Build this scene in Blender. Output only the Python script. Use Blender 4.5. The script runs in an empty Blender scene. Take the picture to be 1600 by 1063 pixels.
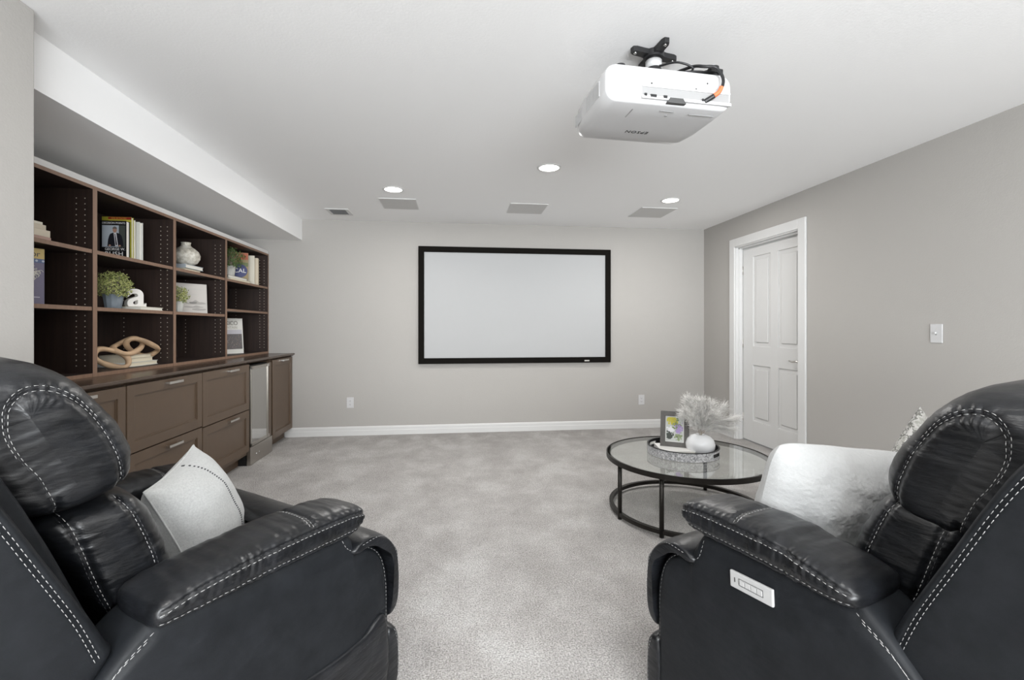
import bpy, bmesh, math, random
from mathutils import Vector, Matrix, noise
from mathutils.bvhtree import BVHTree
PI = math.pi
R = math.radians
random.seed(7)
SC = bpy.context.scene
COL = SC.collection

# ------------------------------------------------------------------ camera
cam_d = bpy.data.cameras.new('camera')
cam_d.sensor_fit = 'HORIZONTAL'; cam_d.sensor_width = 36.0
cam_d.lens = 730.0 / 1600.0 * 36.0
cam_d.shift_y = -(531.5 - 512.0) / 1600.0
cam_d.clip_start = 0.02
cam = bpy.data.objects.new('camera', cam_d); COL.objects.link(cam)
cam.location = (0, 0, 1.225)
cam.rotation_euler = (R(90), 0, R(-6.8))
SC.camera = cam

# ------------------------------------------------------------------ light
w = bpy.data.worlds.new('world'); SC.world = w; w.use_nodes = True
w.node_tree.nodes['Background'].inputs[0].default_value = (0.85, 0.92, 1.0, 1)
w.node_tree.nodes['Background'].inputs[1].default_value = 1.0
SC.view_settings.view_transform = 'Standard'
SC.view_settings.look = 'None'
SC.view_settings.gamma = 1.0
SC.view_settings.use_curve_mapping = False
SC.view_settings.exposure = 0.13
SC.cycles.max_bounces = 10
SC.cycles.diffuse_bounces = 7
SC.cycles.sample_clamp_indirect = 4.0

def area(name, loc, rot, sx, sy, power, color=(1, 1, 1), shape='RECTANGLE', spread=180):
    l = bpy.data.lights.new(name, 'AREA'); l.shape = shape; l.size = sx
    if shape in ('RECTANGLE', 'ELLIPSE'): l.size_y = sy
    l.energy = power; l.color = color; l.spread = R(spread)
    o = bpy.data.objects.new(name, l); COL.objects.link(o); o.location = loc; o.rotation_euler = rot
    return o
# added fill light at an unseen window put in the rear wall (aims +Y)
# tilted upward to brighten the ceiling
area('rear_fill_light', (0.7, -3.14, 1.40), (R(90 + 24), 0, 0), 3.5, 1.4, 320, (0.94, 0.975, 1.0), spread=150)
CANS = [(-0.55, 4.20), (0.70, 3.49), (2.03, 4.246), (-0.75, 0.5), (0.7, -0.2), (2.1, 0.5), (-0.6, -2.0), (2.0, -2.0)]  # first three are visible; the others are added out of view for more light
CAN_W = [14, 15, 13, 11, 12, 9, 9, 11]

# ------------------------------------------------------------------ materials
def newmat(name):
    m = bpy.data.materials.new(name); m.use_nodes = True
    nt = m.node_tree; b = nt.nodes['Principled BSDF']
    return m, nt, b
def N(nt, t, **kw):
    n = nt.nodes.new(t)
    for k, v in kw.items(): setattr(n, k, v)
    return n
def coords(nt, scale=(1, 1, 1), kind='Object'):
    tc = N(nt, 'ShaderNodeTexCoord'); mp = N(nt, 'ShaderNodeMapping')
    nt.links.new(tc.outputs[kind], mp.inputs[0]); mp.inputs['Scale'].default_value = scale
    return mp.outputs[0]
def noise_n(nt, vec, scale, detail=3, rough=.5):
    n = N(nt, 'ShaderNodeTexNoise'); n.inputs['Scale'].default_value = scale
    n.inputs['Detail'].default_value = detail; n.inputs['Roughness'].default_value = rough
    nt.links.new(vec, n.inputs['Vector']); return n.outputs['Fac']
def ramp(nt, fac, stops):
    r = N(nt, 'ShaderNodeValToRGB'); e = r.color_ramp.elements
    while len(e) < len(stops): e.new(.5)
    for i, (p, c) in enumerate(stops):
        e[i].position = p; e[i].color = (*c, 1) if len(c) == 3 else c
    nt.links.new(fac, r.inputs[0]); return r.outputs[0]
def bump(nt, b, h, strength, dist, prev=None):
    n = N(nt, 'ShaderNodeBump'); n.inputs['Strength'].default_value = strength; n.inputs['Distance'].default_value = dist
    nt.links.new(h, n.inputs['Height'])
    if prev is not None: nt.links.new(prev, n.inputs['Normal'])
    nt.links.new(n.outputs[0], b.inputs['Normal']); return n.outputs[0]
def simple(name, col, rough=.5, metal=0, bscale=0, bstr=.1, spec=.5, var=0, coat=0):
    m, nt, b = newmat(name)
    b.inputs['Base Color'].default_value = (*col, 1); b.inputs['Roughness'].default_value = rough
    b.inputs['Metallic'].default_value = metal; b.inputs['Specular IOR Level'].default_value = spec
    if coat: b.inputs['Coat Weight'].default_value = coat; b.inputs['Coat Roughness'].default_value = .08
    v = coords(nt)
    f = noise_n(nt, v, bscale or 60, 4)
    if var:
        c = ramp(nt, noise_n(nt, v, (bscale or 60) * .3, 4), [(.3, tuple(x * (1 - var) for x in col)), (.7, tuple(min(1, x * (1 + var)) for x in col))])
        nt.links.new(c, b.inputs['Base Color'])
    if bscale: bump(nt, b, f, bstr, .002)
    return m
M = {}
M['wall'] = simple('greige_wall_paint', (.415, .400, .381), .8, bscale=110, bstr=.35, spec=.2)
M['ceiling'] = simple('white_ceiling_paint', (.92, .92, .92), .9, bscale=90, bstr=.3, spec=.1)
M['trim'] = simple('white_trim_paint', (.66, .66, .655), .35, bscale=20, bstr=.02)
M['screen'] = simple('matte_screen_fabric', (.43, .435, .44), .9, bscale=300, bstr=.05, spec=.1)
M['velvet'] = simple('black_velvet', (.006, .005, .004), .8, bscale=400, bstr=.1, spec=.1)
M['cab'] = simple('brown_cabinet_lacquer', (.098, .064, .040), .38, bscale=40, bstr=.03, var=.04)
M['nickel'] = simple('brushed_nickel', (.62, .60, .57), .28, 1, bscale=200, bstr=.02)
M['chrome'] = simple('chrome', (.75, .75, .75), .12, 1)
M['black'] = simple('black_plastic', (.012, .012, .013), .45, bscale=200, bstr=.05)
M['bronze'] = simple('dark_bronze_metal', (.026, .023, .020), .42, .6, bscale=90, bstr=.06, var=.15)
M['white_plastic'] = simple('white_plastic', (.57, .57, .575), .5, bscale=200, bstr=.02)
M['grey_plastic'] = simple('grey_plastic', (.30, .30, .30), .5, bscale=200, bstr=.05)
M['speaker'] = simple('grey_speaker_grille', (.62, .615, .605), .9, bscale=700, bstr=.4, spec=.1)
M['thread'] = simple('pale_thread', (.34, .34, .335), .7, bscale=500, bstr=.1)
M['darkthread'] = simple('charcoal_thread', (.05, .05, .055), .8, bscale=500, bstr=.1)
M['paper'] = simple('book_pages', (.72, .66, .52), .9, bscale=300, bstr=.4, spec=.1)
M['whitepaper'] = simple('white_book_pages', (.76, .74, .68), .9, bscale=300, bstr=.4, spec=.1)
M['white_paint'] = simple('white_painted_wood', (.80, .78, .75), .5, bscale=60, bstr=.1)
M['ceramic'] = simple('white_glazed_ceramic', (.80, .81, .83), .12, coat=.5, bscale=6, bstr=.05)
M['pot_grey'] = simple('grey_blue_ribbed_pot', (.17, .20, .23), .6, bscale=50, bstr=.1, var=.1)
M['pot_white'] = simple('pale_grey_pot', (.50, .50, .47), .6, bscale=50, bstr=.1, var=.1)
M['soil'] = simple('dark_soil', (.02, .015, .01), .95, bscale=60, bstr=.6)
M['orange'] = simple('orange_tape', (.75, .16, .06), .6)
M['wood_link'] = simple('pale_carved_wood', (.50, .34, .21), .6, bscale=30, bstr=.2, var=.3)
M['pampas'] = simple('dried_pampas', (.74, .73, .71), .9, bscale=60, bstr=.1, spec=.1, var=.12)
M['stem'] = simple('dry_stem', (.33, .29, .23), .8)

def mat_carpet():
    m, nt, b = newmat('grey_carpet_pile')
    L = nt.links.new
    tc = N(nt, 'ShaderNodeNewGeometry'); pos = tc.outputs['Position']
    def mp(sc):
        q = N(nt, 'ShaderNodeMapping'); q.inputs['Scale'].default_value = sc; L(pos, q.inputs[0]); return q.outputs[0]
    def mt(op, a, c=None, d=None):
        q = N(nt, 'ShaderNodeMath', operation=op)
        for k, x in enumerate((a, c, d)):
            if x is None: continue
            if isinstance(x, (int, float)): q.inputs[k].default_value = x
            else: L(x, q.inputs[k])
        return q.outputs[0]
    fine = noise_n(nt, mp((1, 1, 1)), 150, 2, .75)
    mid = noise_n(nt, mp((1, 1, 1)), 34, 3, .65)
    big = noise_n(nt, mp((1.1, .9, 1)), 3.6, 6, .6)
    wide = noise_n(nt, mp((1.5, .7, 1)), 1.1, 3, .55)
    c1 = ramp(nt, fine, [(.36, (.150, .143, .137)), (.50, (.47, .457, .443)), (.64, (.80, .785, .77))])
    c2 = ramp(nt, mid, [(.3, (.41, .40, .39)), (.7, (.57, .56, .55))])
    mix = N(nt, 'ShaderNodeMix', data_type='RGBA'); mix.inputs[0].default_value = .42
    L(c1, mix.inputs[6]); L(c2, mix.inputs[7])
    # wedge-shaped strokes where the pile was brushed away from the rear wall
    sx = N(nt, 'ShaderNodeSeparateXYZ'); L(pos, sx.inputs[0])
    t_ = mt('ABSOLUTE', mt('SUBTRACT', mt('FRACT', mt('DIVIDE', mt('ADD', sx.outputs['X'], mt('MULTIPLY', mid, .05)), .275)), .5))
    h_ = mt('SUBTRACT', 5.43, sx.outputs['Y'])
    ins_ = mt('LESS_THAN', t_, mt('MULTIPLY', h_, 1.15))
    near = mt('LESS_THAN', h_, mt('MULTIPLY', wide, .62))
    wedge = mt('MULTIPLY', mt('SUBTRACT', ins_, .55), mt('MULTIPLY', near, mt('MULTIPLY', big, .13)))
    lay_f = mt('ADD', mt('ADD', mt('MULTIPLY', big, .68), mt('MULTIPLY', wide, .32)), wedge)
    lay = ramp(nt, lay_f, [(.38, (.78, .765, .755)), (.48, (.88, .865, .86)), (.54, (.95, .94, .935)), (.60, (1.03, 1.03, 1.03))])
    mul = N(nt, 'ShaderNodeMix', data_type='RGBA', blend_type='MULTIPLY'); mul.inputs[0].default_value = 1
    L(mix.outputs[2], mul.inputs[6]); L(lay, mul.inputs[7]); L(mul.outputs[2], b.inputs['Base Color'])
    b.inputs['Roughness'].default_value = 1; b.inputs['Specular IOR Level'].default_value = .05
    bump(nt, b, mt('ADD', fine, mt('MULTIPLY', mid, .6)), .9, .010)
    return m
M['carpet'] = mat_carpet()

def mat_leather(name, dark, light, rough=(.28, .5), crease=.35, spec=.5):
    m, nt, b = newmat(name)
    v = coords(nt)
    blotch = noise_n(nt, v, 14, 6, .7)
    c = ramp(nt, blotch, [(.35, dark), (.72, light)])
    nt.links.new(c, b.inputs['Base Color'])
    r = N(nt, 'ShaderNodeMapRange'); r.inputs['To Min'].default_value = rough[0]; r.inputs['To Max'].default_value = rough[1]
    nt.links.new(noise_n(nt, v, 55, 5, .7), r.inputs['Value']); nt.links.new(r.outputs[0], b.inputs['Roughness'])
    vor = N(nt, 'ShaderNodeTexVoronoi', feature='DISTANCE_TO_EDGE'); vor.inputs['Scale'].default_value = 260
    nt.links.new(v, vor.inputs['Vector'])
    n1 = bump(nt, b, vor.outputs['Distance'], .18, .0008)
    n2 = bump(nt, b, noise_n(nt, v, 75, 5, .7), crease * .2, .0012, n1)
    bump(nt, b, noise_n(nt, coords(nt, (.6, .6, 2.6)), 20, 3, .5), crease * 1.1, .008, n2)
    b.inputs['Specular IOR Level'].default_value = spec
    return m
M['leather'] = mat_leather('black_distressed_leather', (.004, .0043, .005), (.011, .012, .0145), (.27, .42), .4, .45)
M['leather_flat'] = mat_leather('charcoal_side_leather', (.0065, .0075, .009), (.0125, .014, .0165), (.42, .58), .10, .2)

def mat_wood(name, a, c, scale=(1, 1, 1)):
    m, nt, b = newmat(name)
    v = coords(nt, (40, 40, 1.6))
    f = noise_n(nt, v, 1.4, 5, .6)
    nt.links.new(ramp(nt, f, [(.3, a), (.7, c)]), b.inputs['Base Color'])
    b.inputs['Roughness'].default_value = .5
    bump(nt, b, f, .12, .001)
    return m
M['wood'] = mat_wood('dark_walnut_panel', (.018, .0105, .0085), (.036, .021, .016))
M['edge'] = mat_wood('walnut_front_face', (.20, .118, .076), (.25, .155, .105))  # paler walnut for front faces only, the panels stay darker
M['top'] = simple('espresso_worktop', (.075, .050, .036), .24, bscale=12, bstr=.012, var=.08)

def mat_fabric(name, col, scale, strength, dist=.004, var=.1):
    m, nt, b = newmat(name)
    v = coords(nt)
    f = noise_n(nt, v, scale, 4, .75)
    nt.links.new(ramp(nt, f, [(.3, tuple(x * (1 - var) for x in col)), (.7, tuple(min(1, x * (1 + var)) for x in col))]), b.inputs['Base Color'])
    b.inputs['Roughness'].default_value = .95; b.inputs['Specular IOR Level'].default_value = .1
    b.inputs['Sheen Weight'].default_value = .3
    n1 = bump(nt, b, f, strength, dist)
    bump(nt, b, noise_n(nt, v, scale * .16, 3, .5), strength * .8, dist * 3, n1)
    return m
M['linen'] = mat_fabric('grey_white_woven_linen', (.40, .405, .40), 170, .5, .002, .14)
M['sherpa'] = mat_fabric('white_fleece', (.45, .455, .455), 120, .45, .004, .04)
M['rug'] = mat_fabric('cloth', (.5, .5, .5), 100, .5)

def mat_hide():
    m, nt, b = newmat('silver_speckled_hide')
    f = noise_n(nt, coords(nt), 90, 6, .8)
    nt.links.new(ramp(nt, f, [(.38, (.12, .12, .13)), (.5, (.42, .42, .43)), (.62, (.75, .75, .76))]), b.inputs['Base Color'])
    b.inputs['Roughness'].default_value = .45; bump(nt, b, f, .4, .002); return m
M['hide'] = mat_hide()
def mat_floral():
    m, nt, b = newmat('grey_floral_print')
    v = coords(nt)
    f = noise_n(nt, v, 26, 5, .62)
    nt.links.new(ramp(nt, f, [(.40, (.55, .54, .52)), (.455, (.58, .57, .55)), (.475, (.13, .13, .12)), (.515, (.20, .20, .18)), (.535, (.57, .56, .54)), (.62, (.34, .34, .31))]), b.inputs['Base Color'])
    b.inputs['Roughness'].default_value = .95; bump(nt, b, noise_n(nt, v, 200), .3, .002); return m
M['floral'] = mat_floral()
def mat_vase():
    m, nt, b = newmat('mottled_stoneware')
    v = coords(nt)
    f = noise_n(nt, v, 22, 7, .75)
    nt.links.new(ramp(nt, f, [(.32, (.22, .21, .18)), (.48, (.50, .47, .40)), (.6, (.70, .68, .62))]), b.inputs['Base Color'])
    b.inputs['Roughness'].default_value = .35; bump(nt, b, f, .2, .002); return m
M['stoneware'] = mat_vase()
def mat_leaf(name, a, c):
    m, nt, b = newmat(name)
    nt.links.new(ramp(nt, noise_n(nt, coords(nt), 90, 3, .8), [(.38, a), (.5, tuple((x + y) / 2 for x, y in zip(a, c))), (.62, c)]), b.inputs['Base Color'])
    b.inputs['Roughness'].default_value = .5; return m
M['leaf'] = mat_leaf('light_green_leaves', (.07, .12, .015), (.60, .60, .24))
M['leafd'] = mat_leaf('dark_green_leaves', (.02, .05, .012), (.14, .22, .06))
def mat_glass(name, tint=(1, 1, 1), rough=0.0):
    m, nt, b = newmat(name)
    b.inputs['Base Color'].default_value = (*tint, 1); b.inputs['Roughness'].default_value = rough
    b.inputs['Transmission Weight'].default_value = 1; b.inputs['IOR'].default_value = 1.45
    return m
M['glass'] = mat_glass('clear_table_glass', (.93, .97, .95))
def mat_smoked():
    m, nt, b = newmat('mirror_tinted_glass')
    b.inputs['Base Color'].default_value = (.50, .49, .47, 1); b.inputs['Metallic'].default_value = .85; b.inputs['Roughness'].default_value = .06
    return m
M['smoked'] = mat_smoked()
M['steel'] = simple('stainless_steel', (.50, .47, .43), .3, 1, bscale=200, bstr=.02)
def emis(name, col, s):
    m, nt, b = newmat(name); b.inputs['Base Color'].default_value = (.8, .8, .8, 1)
    b.inputs['Emission Color'].default_value = (*col, 1); b.inputs['Emission Strength'].default_value = s; return m
M['lamp'] = emis('lit_diffuser', (1, .96, .9), 12)
def flat(name, col, rough=.5):
    k = 'f_' + name
    if k not in M: M[k] = simple(name, col, rough, bscale=80, bstr=.02)
    return M[k]

# ------------------------------------------------------------------ builders
def rootof(o):
    while o is not None and o.parent is not None: o = o.parent
    return o
def tag(o, label=None, cat=None, group=None, kind=None):
    if label: o['label'] = label
    if cat: o['category'] = cat
    if group: o['group'] = group
    if kind: o['kind'] = kind
    return o
def thing(name, loc, label, cat, group=None, rz=0, mat=None):
    o = bpy.data.objects.new(name, None); COL.objects.link(o)
    o.empty_display_size = .05
    o.location = loc; o.rotation_euler = (0, 0, rz)
    if mat is not None: o.matrix_basis = mat
    return tag(o, label, cat, group)
def basis(o):
    return Matrix.Translation(o.location) @ o.rotation_euler.to_matrix().to_4x4()
def mk(name, verts, faces, mats, parent=None, smooth=False, local=False, idx=None):
    """verts in world space unless local=True (then in the root's frame)"""
    verts = [Vector(v) for v in verts]
    me = bpy.data.meshes.new(name)
    o = bpy.data.objects.new(name, me)
    if parent is not None:
        if not local:
            inv = basis(rootof(parent)).inverted()
            verts = [inv @ v for v in verts]
        o.parent = parent
    else:
        cx = sum(v.x for v in verts) / len(verts); cy = sum(v.y for v in verts) / len(verts); cz = min(v.z for v in verts)
        c = Vector((cx, cy, cz)); verts = [v - c for v in verts]; o.location = c
    me.from_pydata([tuple(v) for v in verts], [], faces)
    for m in (mats if isinstance(mats, (list, tuple)) else [mats]): me.materials.append(m)
    if idx: me.polygons.foreach_set('material_index', idx)
    if smooth: me.polygons.foreach_set('use_smooth', [True] * len(me.polygons))
    me.update(); COL.objects.link(o)
    return o
class MB:
    def __init__(s): s.v = []; s.f = []; s.i = []
    def add(s, v, f, i=0):
        n = len(s.v); s.v += [Vector(p) for p in v]; s.f += [tuple(k + n for k in q) for q in f]; s.i += [i] * len(f); return s
    def box(s, x0, x1, y0, y1, z0, z1, i=0, bev=0, mat=None, front=None):
        bm = bmesh.new(); bmesh.ops.create_cube(bm, size=1)
        for v in bm.verts:
            v.co = Vector(((x0 + x1) / 2 + v.co.x * (x1 - x0), (y0 + y1) / 2 + v.co.y * (y1 - y0), (z0 + z1) / 2 + v.co.z * (z1 - z0)))
        if bev: bmesh.ops.bevel(bm, geom=bm.edges[:], offset=bev, segments=2, profile=.6, affect='EDGES')
        if mat is not None: bm.transform(mat)
        bm.verts.index_update(); bm.normal_update(); n = len(s.v)
        s.v += [v.co.copy() for v in bm.verts]
        for f in bm.faces:
            s.f.append(tuple(v.index + n for v in f.verts))
            s.i.append(front if (front is not None and f.normal.x > .5) else i)
        bm.free(); return s
    def rings(s, rings, closed=True, caps=True, i=0):
        n = len(s.v); k = len(rings[0])
        for r in rings: s.v += [Vector(p) for p in r]
        for a in range(len(rings) - 1):
            for b in range(k if closed else k - 1):
                c = (b + 1) % k
                s.f.append((n + a * k + b, n + a * k + c, n + (a + 1) * k + c, n + (a + 1) * k + b)); s.i.append(i)
        if caps and closed:
            s.f.append(tuple(n + b for b in range(k))[::-1]); s.f.append(tuple(n + (len(rings) - 1) * k + b for b in range(k))); s.i += [i, i]
        return s
    def tube(s, pts, r, seg=10, i=0, loop=False):
        pts = [Vector(p) for p in pts]; n = len(pts); rr = r if isinstance(r, (list, tuple)) else [r] * n
        rings = []; up = None
        for k in range(n):
            if loop: t = pts[(k + 1) % n] - pts[k - 1]
            else: t = pts[min(k + 1, n - 1)] - pts[max(k - 1, 0)]
            t.normalize()
            if up is None:
                up = Vector((0, 0, 1)) if abs(t.z) < .9 else Vector((1, 0, 0))
            a = (up - t * up.dot(t)).normalized(); b = t.cross(a); up = a
            rings.append([pts[k] + (a * math.cos(q * 2 * PI / seg) + b * math.sin(q * 2 * PI / seg)) * rr[k] for q in range(seg)])
        if loop: rings.append(rings[0])
        return s.rings(rings, caps=not loop, i=i)
    def lathe(s, prof, c=(0, 0, 0), seg=48, i=0, rib=None, caps=None):
        rings = []
        for (r, z) in prof:
            ring = []
            for q in range(seg):
                a = q * 2 * PI / seg
                rad = r * (rib(a) if rib else 1)
                ring.append((c[0] + rad * math.cos(a), c[1] + rad * math.sin(a), c[2] + z))
            rings.append(ring)
        return s.rings(rings, i=i, caps=(prof[0] != prof[-1]))
    def each(s, name, mats, parent=None, smooth=False):
        par = list(range(len(s.v)))
        def find(a):
            while par[a] != a: par[a] = par[par[a]]; a = par[a]
            return a
        for f in s.f:
            for k in f[1:]: par[find(k)] = find(f[0])
        groups = {}
        for f, i in zip(s.f, s.i): groups.setdefault(find(f[0]), []).append((f, i))
        for g in groups.values():
            ids = sorted({k for f, _ in g for k in f}); m = {k: n for n, k in enumerate(ids)}
            mk(name, [s.v[k] for k in ids], [tuple(m[k] for k in f) for f, _ in g], mats, parent, smooth, False, [i for _, i in g])
    def build(s, name, mats, parent=None, smooth=False, local=False):
        return mk(name, s.v, s.f, mats, parent, smooth, local, s.i)
def autosmooth(o, ang=40):
    me = o.data
    me.polygons.foreach_set('use_smooth', [True] * len(me.polygons))
    try: me.set_sharp_from_angle(angle=R(ang))
    except Exception: pass
    return o
def text_mesh(name, s, size, mat, M4, parent, ext=.0006, align='CENTER', offset=0, bev=0, space=1.0):
    """flat lettering; M4 maps text x/y plane to world"""
    cu = bpy.data.curves.new(name, 'FONT'); cu.body = s; cu.size = size; cu.extrude = ext
    cu.align_x = align; cu.align_y = 'CENTER'; cu.offset = offset; cu.bevel_depth = bev; cu.space_character = space
    t = bpy.data.objects.new(name + '_tmp', cu); COL.objects.link(t)
    dg = bpy.context.evaluated_depsgraph_get()
    me = bpy.data.meshes.new_from_object(t.evaluated_get(dg))
    COL.objects.unlink(t); bpy.data.objects.remove(t)
    vs = [M4 @ v.co for v in me.vertices]; fs = [tuple(p.vertices) for p in me.polygons]
    bpy.data.meshes.remove(me)
    return mk(name, vs, fs, mat, parent)
def frame_m(origin, xdir, ydir):
    x = Vector(xdir).normalized(); y = Vector(ydir).normalized(); z = x.cross(y).normalized()
    m = Matrix.Identity(4)
    for i in range(3): m[i][0] = x[i]; m[i][1] = y[i]; m[i][2] = z[i]; m[i][3] = origin[i]
    return m
def children(o): return [c for c in bpy.data.objects if c.parent == o]
def copy_tree(o, parent=None):
    c = o.copy(); COL.objects.link(c); c.parent = parent
    for ch in children(o): copy_tree(ch, c)
    return c

# ------------------------------------------------------------------ the room
X_R, Y_B, H, X_L, X_P, Y_P, Y_F = 3.055, 5.48, 2.44, -2.48, -1.605, 1.994, -3.2
def struct(name, mb, mats, smooth=False):
    return tag(mb.build(name, mats, None, smooth), kind='structure')
struct('floor', MB().box(X_L - .15, X_R + .3, Y_F - .15, Y_B + .15, -.1, 0), M['carpet'])
struct('ceiling', MB().box(X_L - .15, X_R + .15, Y_F - .15, Y_B + .15, H, H + .1), M['ceiling'])
struct('ceiling_soffit', MB().box(X_L, -1.717, Y_P, Y_B, 2.204, H - .0005), M['ceiling'])
struct('wall_back', MB().box(X_L - .15, X_R + .15, Y_B, Y_B + .12, 0, H), M['wall'])
struct('wall_left', MB().box(X_L - .12, X_L, Y_P, Y_B, 0, H), M['wall'])
struct('wall_left_front', MB().box(X_L - .12, X_P, Y_F, Y_P, 0, H - .0005, bev=.004), M['wall'])
DY0, DY1, DH = 3.845, 4.83, 2.12
mb = MB()
mb.box(X_R, X_R + .12, Y_F, DY0, 0, H); mb.box(X_R, X_R + .12, DY1, Y_B, 0, H); mb.box(X_R, X_R + .12, DY0, DY1, DH, H)
struct('wall_right', mb, M['wall'])
mb = MB(); mb.box(X_P, X_R, Y_F - .12, Y_F, 0, .65); mb.box(X_P, X_R, Y_F - .12, Y_F, 2.25, H)
mb.box(X_P, -1.15, Y_F - .12, Y_F, .65, 2.25); mb.box(2.55, X_R, Y_F - .12, Y_F, .65, 2.25)
struct('wall_rear', mb, M['wall'])
mb = MB()
for x in (-1.15, .06, 1.3, 2.51): mb.box(x, x + .045, Y_F - .09, Y_F - .03, .65, 2.25)
mb.box(-1.15, 2.55, Y_F - .09, Y_F - .03, .65, .7); mb.box(-1.15, 2.55, Y_F - .09, Y_F - .03, 2.2, 2.25)
wn = struct('added_window_1', mb, M['trim'])  # unseen window, added to let light into the room
# baseboards: two-step profile
def baseboard(name, p0, p1, nx, ny):
    prof = [(0, 0), (.016, 0), (.016, .055), (.013, .058), (.013, .088), (.007, .1), (0, .102)]
    rings = [[(p[0] + nx * a, p[1] + ny * a, z) for a, z in prof] for p in (p0, p1)]
    struct(name, MB().rings(rings), M['trim'])
baseboard('baseboard_back', (-1.895, Y_B, 0), (X_R - .001, Y_B, 0), 0, -1)
baseboard('baseboard_right', (X_R, Y_F, 0), (X_R, DY0 - .085, 0), -1, 0)
baseboard('baseboard_right_far', (X_R, DY1 + .085, 0), (X_R, Y_B - .017, 0), -1, 0)
baseboard('baseboard_left', (X_P, Y_F, 0), (X_P, Y_P, 0), 1, 0)

# door, jamb and casing
mb = MB()
cw, ct = .09, .018
mb.box(X_R - ct, X_R, DY0 - cw + .01, DY0 + .01, 0, DH + cw - .01, bev=.004)
mb.box(X_R - ct, X_R, DY1 - .01, DY1 + cw - .01, 0, DH + cw - .01, bev=.004)
mb.box(X_R - ct, X_R, DY0 + .01, DY1 - .01, DH - .01, DH + cw - .01, bev=.004)
for a, b_ in ((DY0, DY0 + .02), (DY1 - .02, DY1)): mb.box(X_R - .004, X_R + .12, a, b_, 0, DH)
mb.box(X_R - .004, X_R + .12, DY0, DY1, DH - .02, DH)
for a, b_ in ((DY0 + .02, DY0 + .032), (DY1 - .032, DY1 - .02)): mb.box(X_R + .03, X_R + .068, a, b_, 0, DH - .02)
mb.box(X_R + .03, X_R + .068, DY0 + .02, DY1 - .02, DH - .035, DH - .02)
struct('trim_1', mb, M['trim'])
dx = X_R + .078
y0, y1, zt = DY0 + .022, DY1 - .022, DH - .024
mb = MB(); mb.box(dx + .012, dx + .03, y0, y1, .012, zt)
cols = [(3.95, 4.243), (4.356, 4.63)]; rows = [(.235, .825), (1.028, 1.978)]
ys = [y0, cols[0][0], cols[0][1], cols[1][0], cols[1][1], y1]
for a, b_ in ((y0, cols[0][0]), (cols[0][1], cols[1][0]), (cols[1][1], y1)): mb.box(dx, dx + .014, a, b_, .012, zt, bev=.0035)
for (a, b_) in cols:
    for z0, z1 in ((.012, rows[0][0]), (rows[0][1], rows[1][0]), (rows[1][1], zt)): mb.box(dx + .0004, dx + .014, a - .004, b_ + .004, z0, z1, bev=.0035)
    for z0, z1 in rows: mb.box(dx + .003, dx + .014, a + .04, b_ - .04, z0 + .04, z1 - .04, bev=.008)
dr = struct('door_1', mb, M['trim'])
hb = MB()
hy = 3.915
hb.tube([(dx + .002, hy, .91), (dx - .012, hy, .91)], .026, 20)
hb.tube([(dx - .01, hy, .91), (dx - .045, hy, .91)], .01, 12)
hb.tube([(dx - .045, hy - .01, .91), (dx - .047, hy + .03, .914), (dx - .047, hy + .07, .906), (dx - .045, hy + .115, .912)], [.011, .01, .009, .007], 12)
def add_struct_child(mb, name, mat, parent, smooth=True):
    o = mb.build(name, mat, None, smooth); wl = o.location.copy(); o.parent = parent; o.location = wl - parent.location; return o
add_struct_child(hb, 'door_handle', M['nickel'], dr)
kb = MB(); kb.box(dx - .006, dx + .002, hy - .03, hy + .03, .825, .87, bev=.002)
add_struct_child(kb, 'latch_plate', M['grey_plastic'], dr, False)
hg = MB()
for z in (.25, 1.05, 1.85): hg.tube([(dx - .004, DY1 - .03, z - .045), (dx - .004, DY1 - .03, z + .045)], .006, 8)
add_struct_child(hg, 'door_hinge', M['nickel'], dr)

# recessed ceiling lights
def ceiling_light(x, y, wpow, label):
    t = thing('ceiling_light', (x, y, H), label, 'ceiling light', 'recessed lights in the white ceiling')
    r = .078
    prof = [(r - .004, -.001), (r - .002, -.006), (r + .012, -.005), (r + .016, -.0005), (r + .002, -.0002)]
    MB().lathe(prof + [prof[0]], (x, y, H), 40).build('trim_ring', M['trim'], t, True)
    MB().lathe([(.0005, -.0025), (r - .003, -.0025), (r - .003, -.0005), (.0005, -.0005)], (x, y, H), 40).build('diffuser', M['lamp'], t)
    a = area('ceiling_lamp_light', (x, y, H - .012), (0, 0, 0), .14, .14, wpow, (1, .98, .95), 'DISK')
    a.parent = t; a.location = (0, 0, -.012)
    return t
LBL = ['round lit ceiling light nearest the air vent and bookcase side', 'round lit ceiling light in the middle, closest to the projector', 'round lit ceiling light nearest the white door']
for i, (x, y) in enumerate(CANS):
    ceiling_light(x, y, CAN_W[i], LBL[i] if i < 3 else 'round ceiling light added out of view to light the room, %s one' % ['front left', 'front middle', 'front right', 'rear left', 'rear right'][i - 3])

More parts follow.
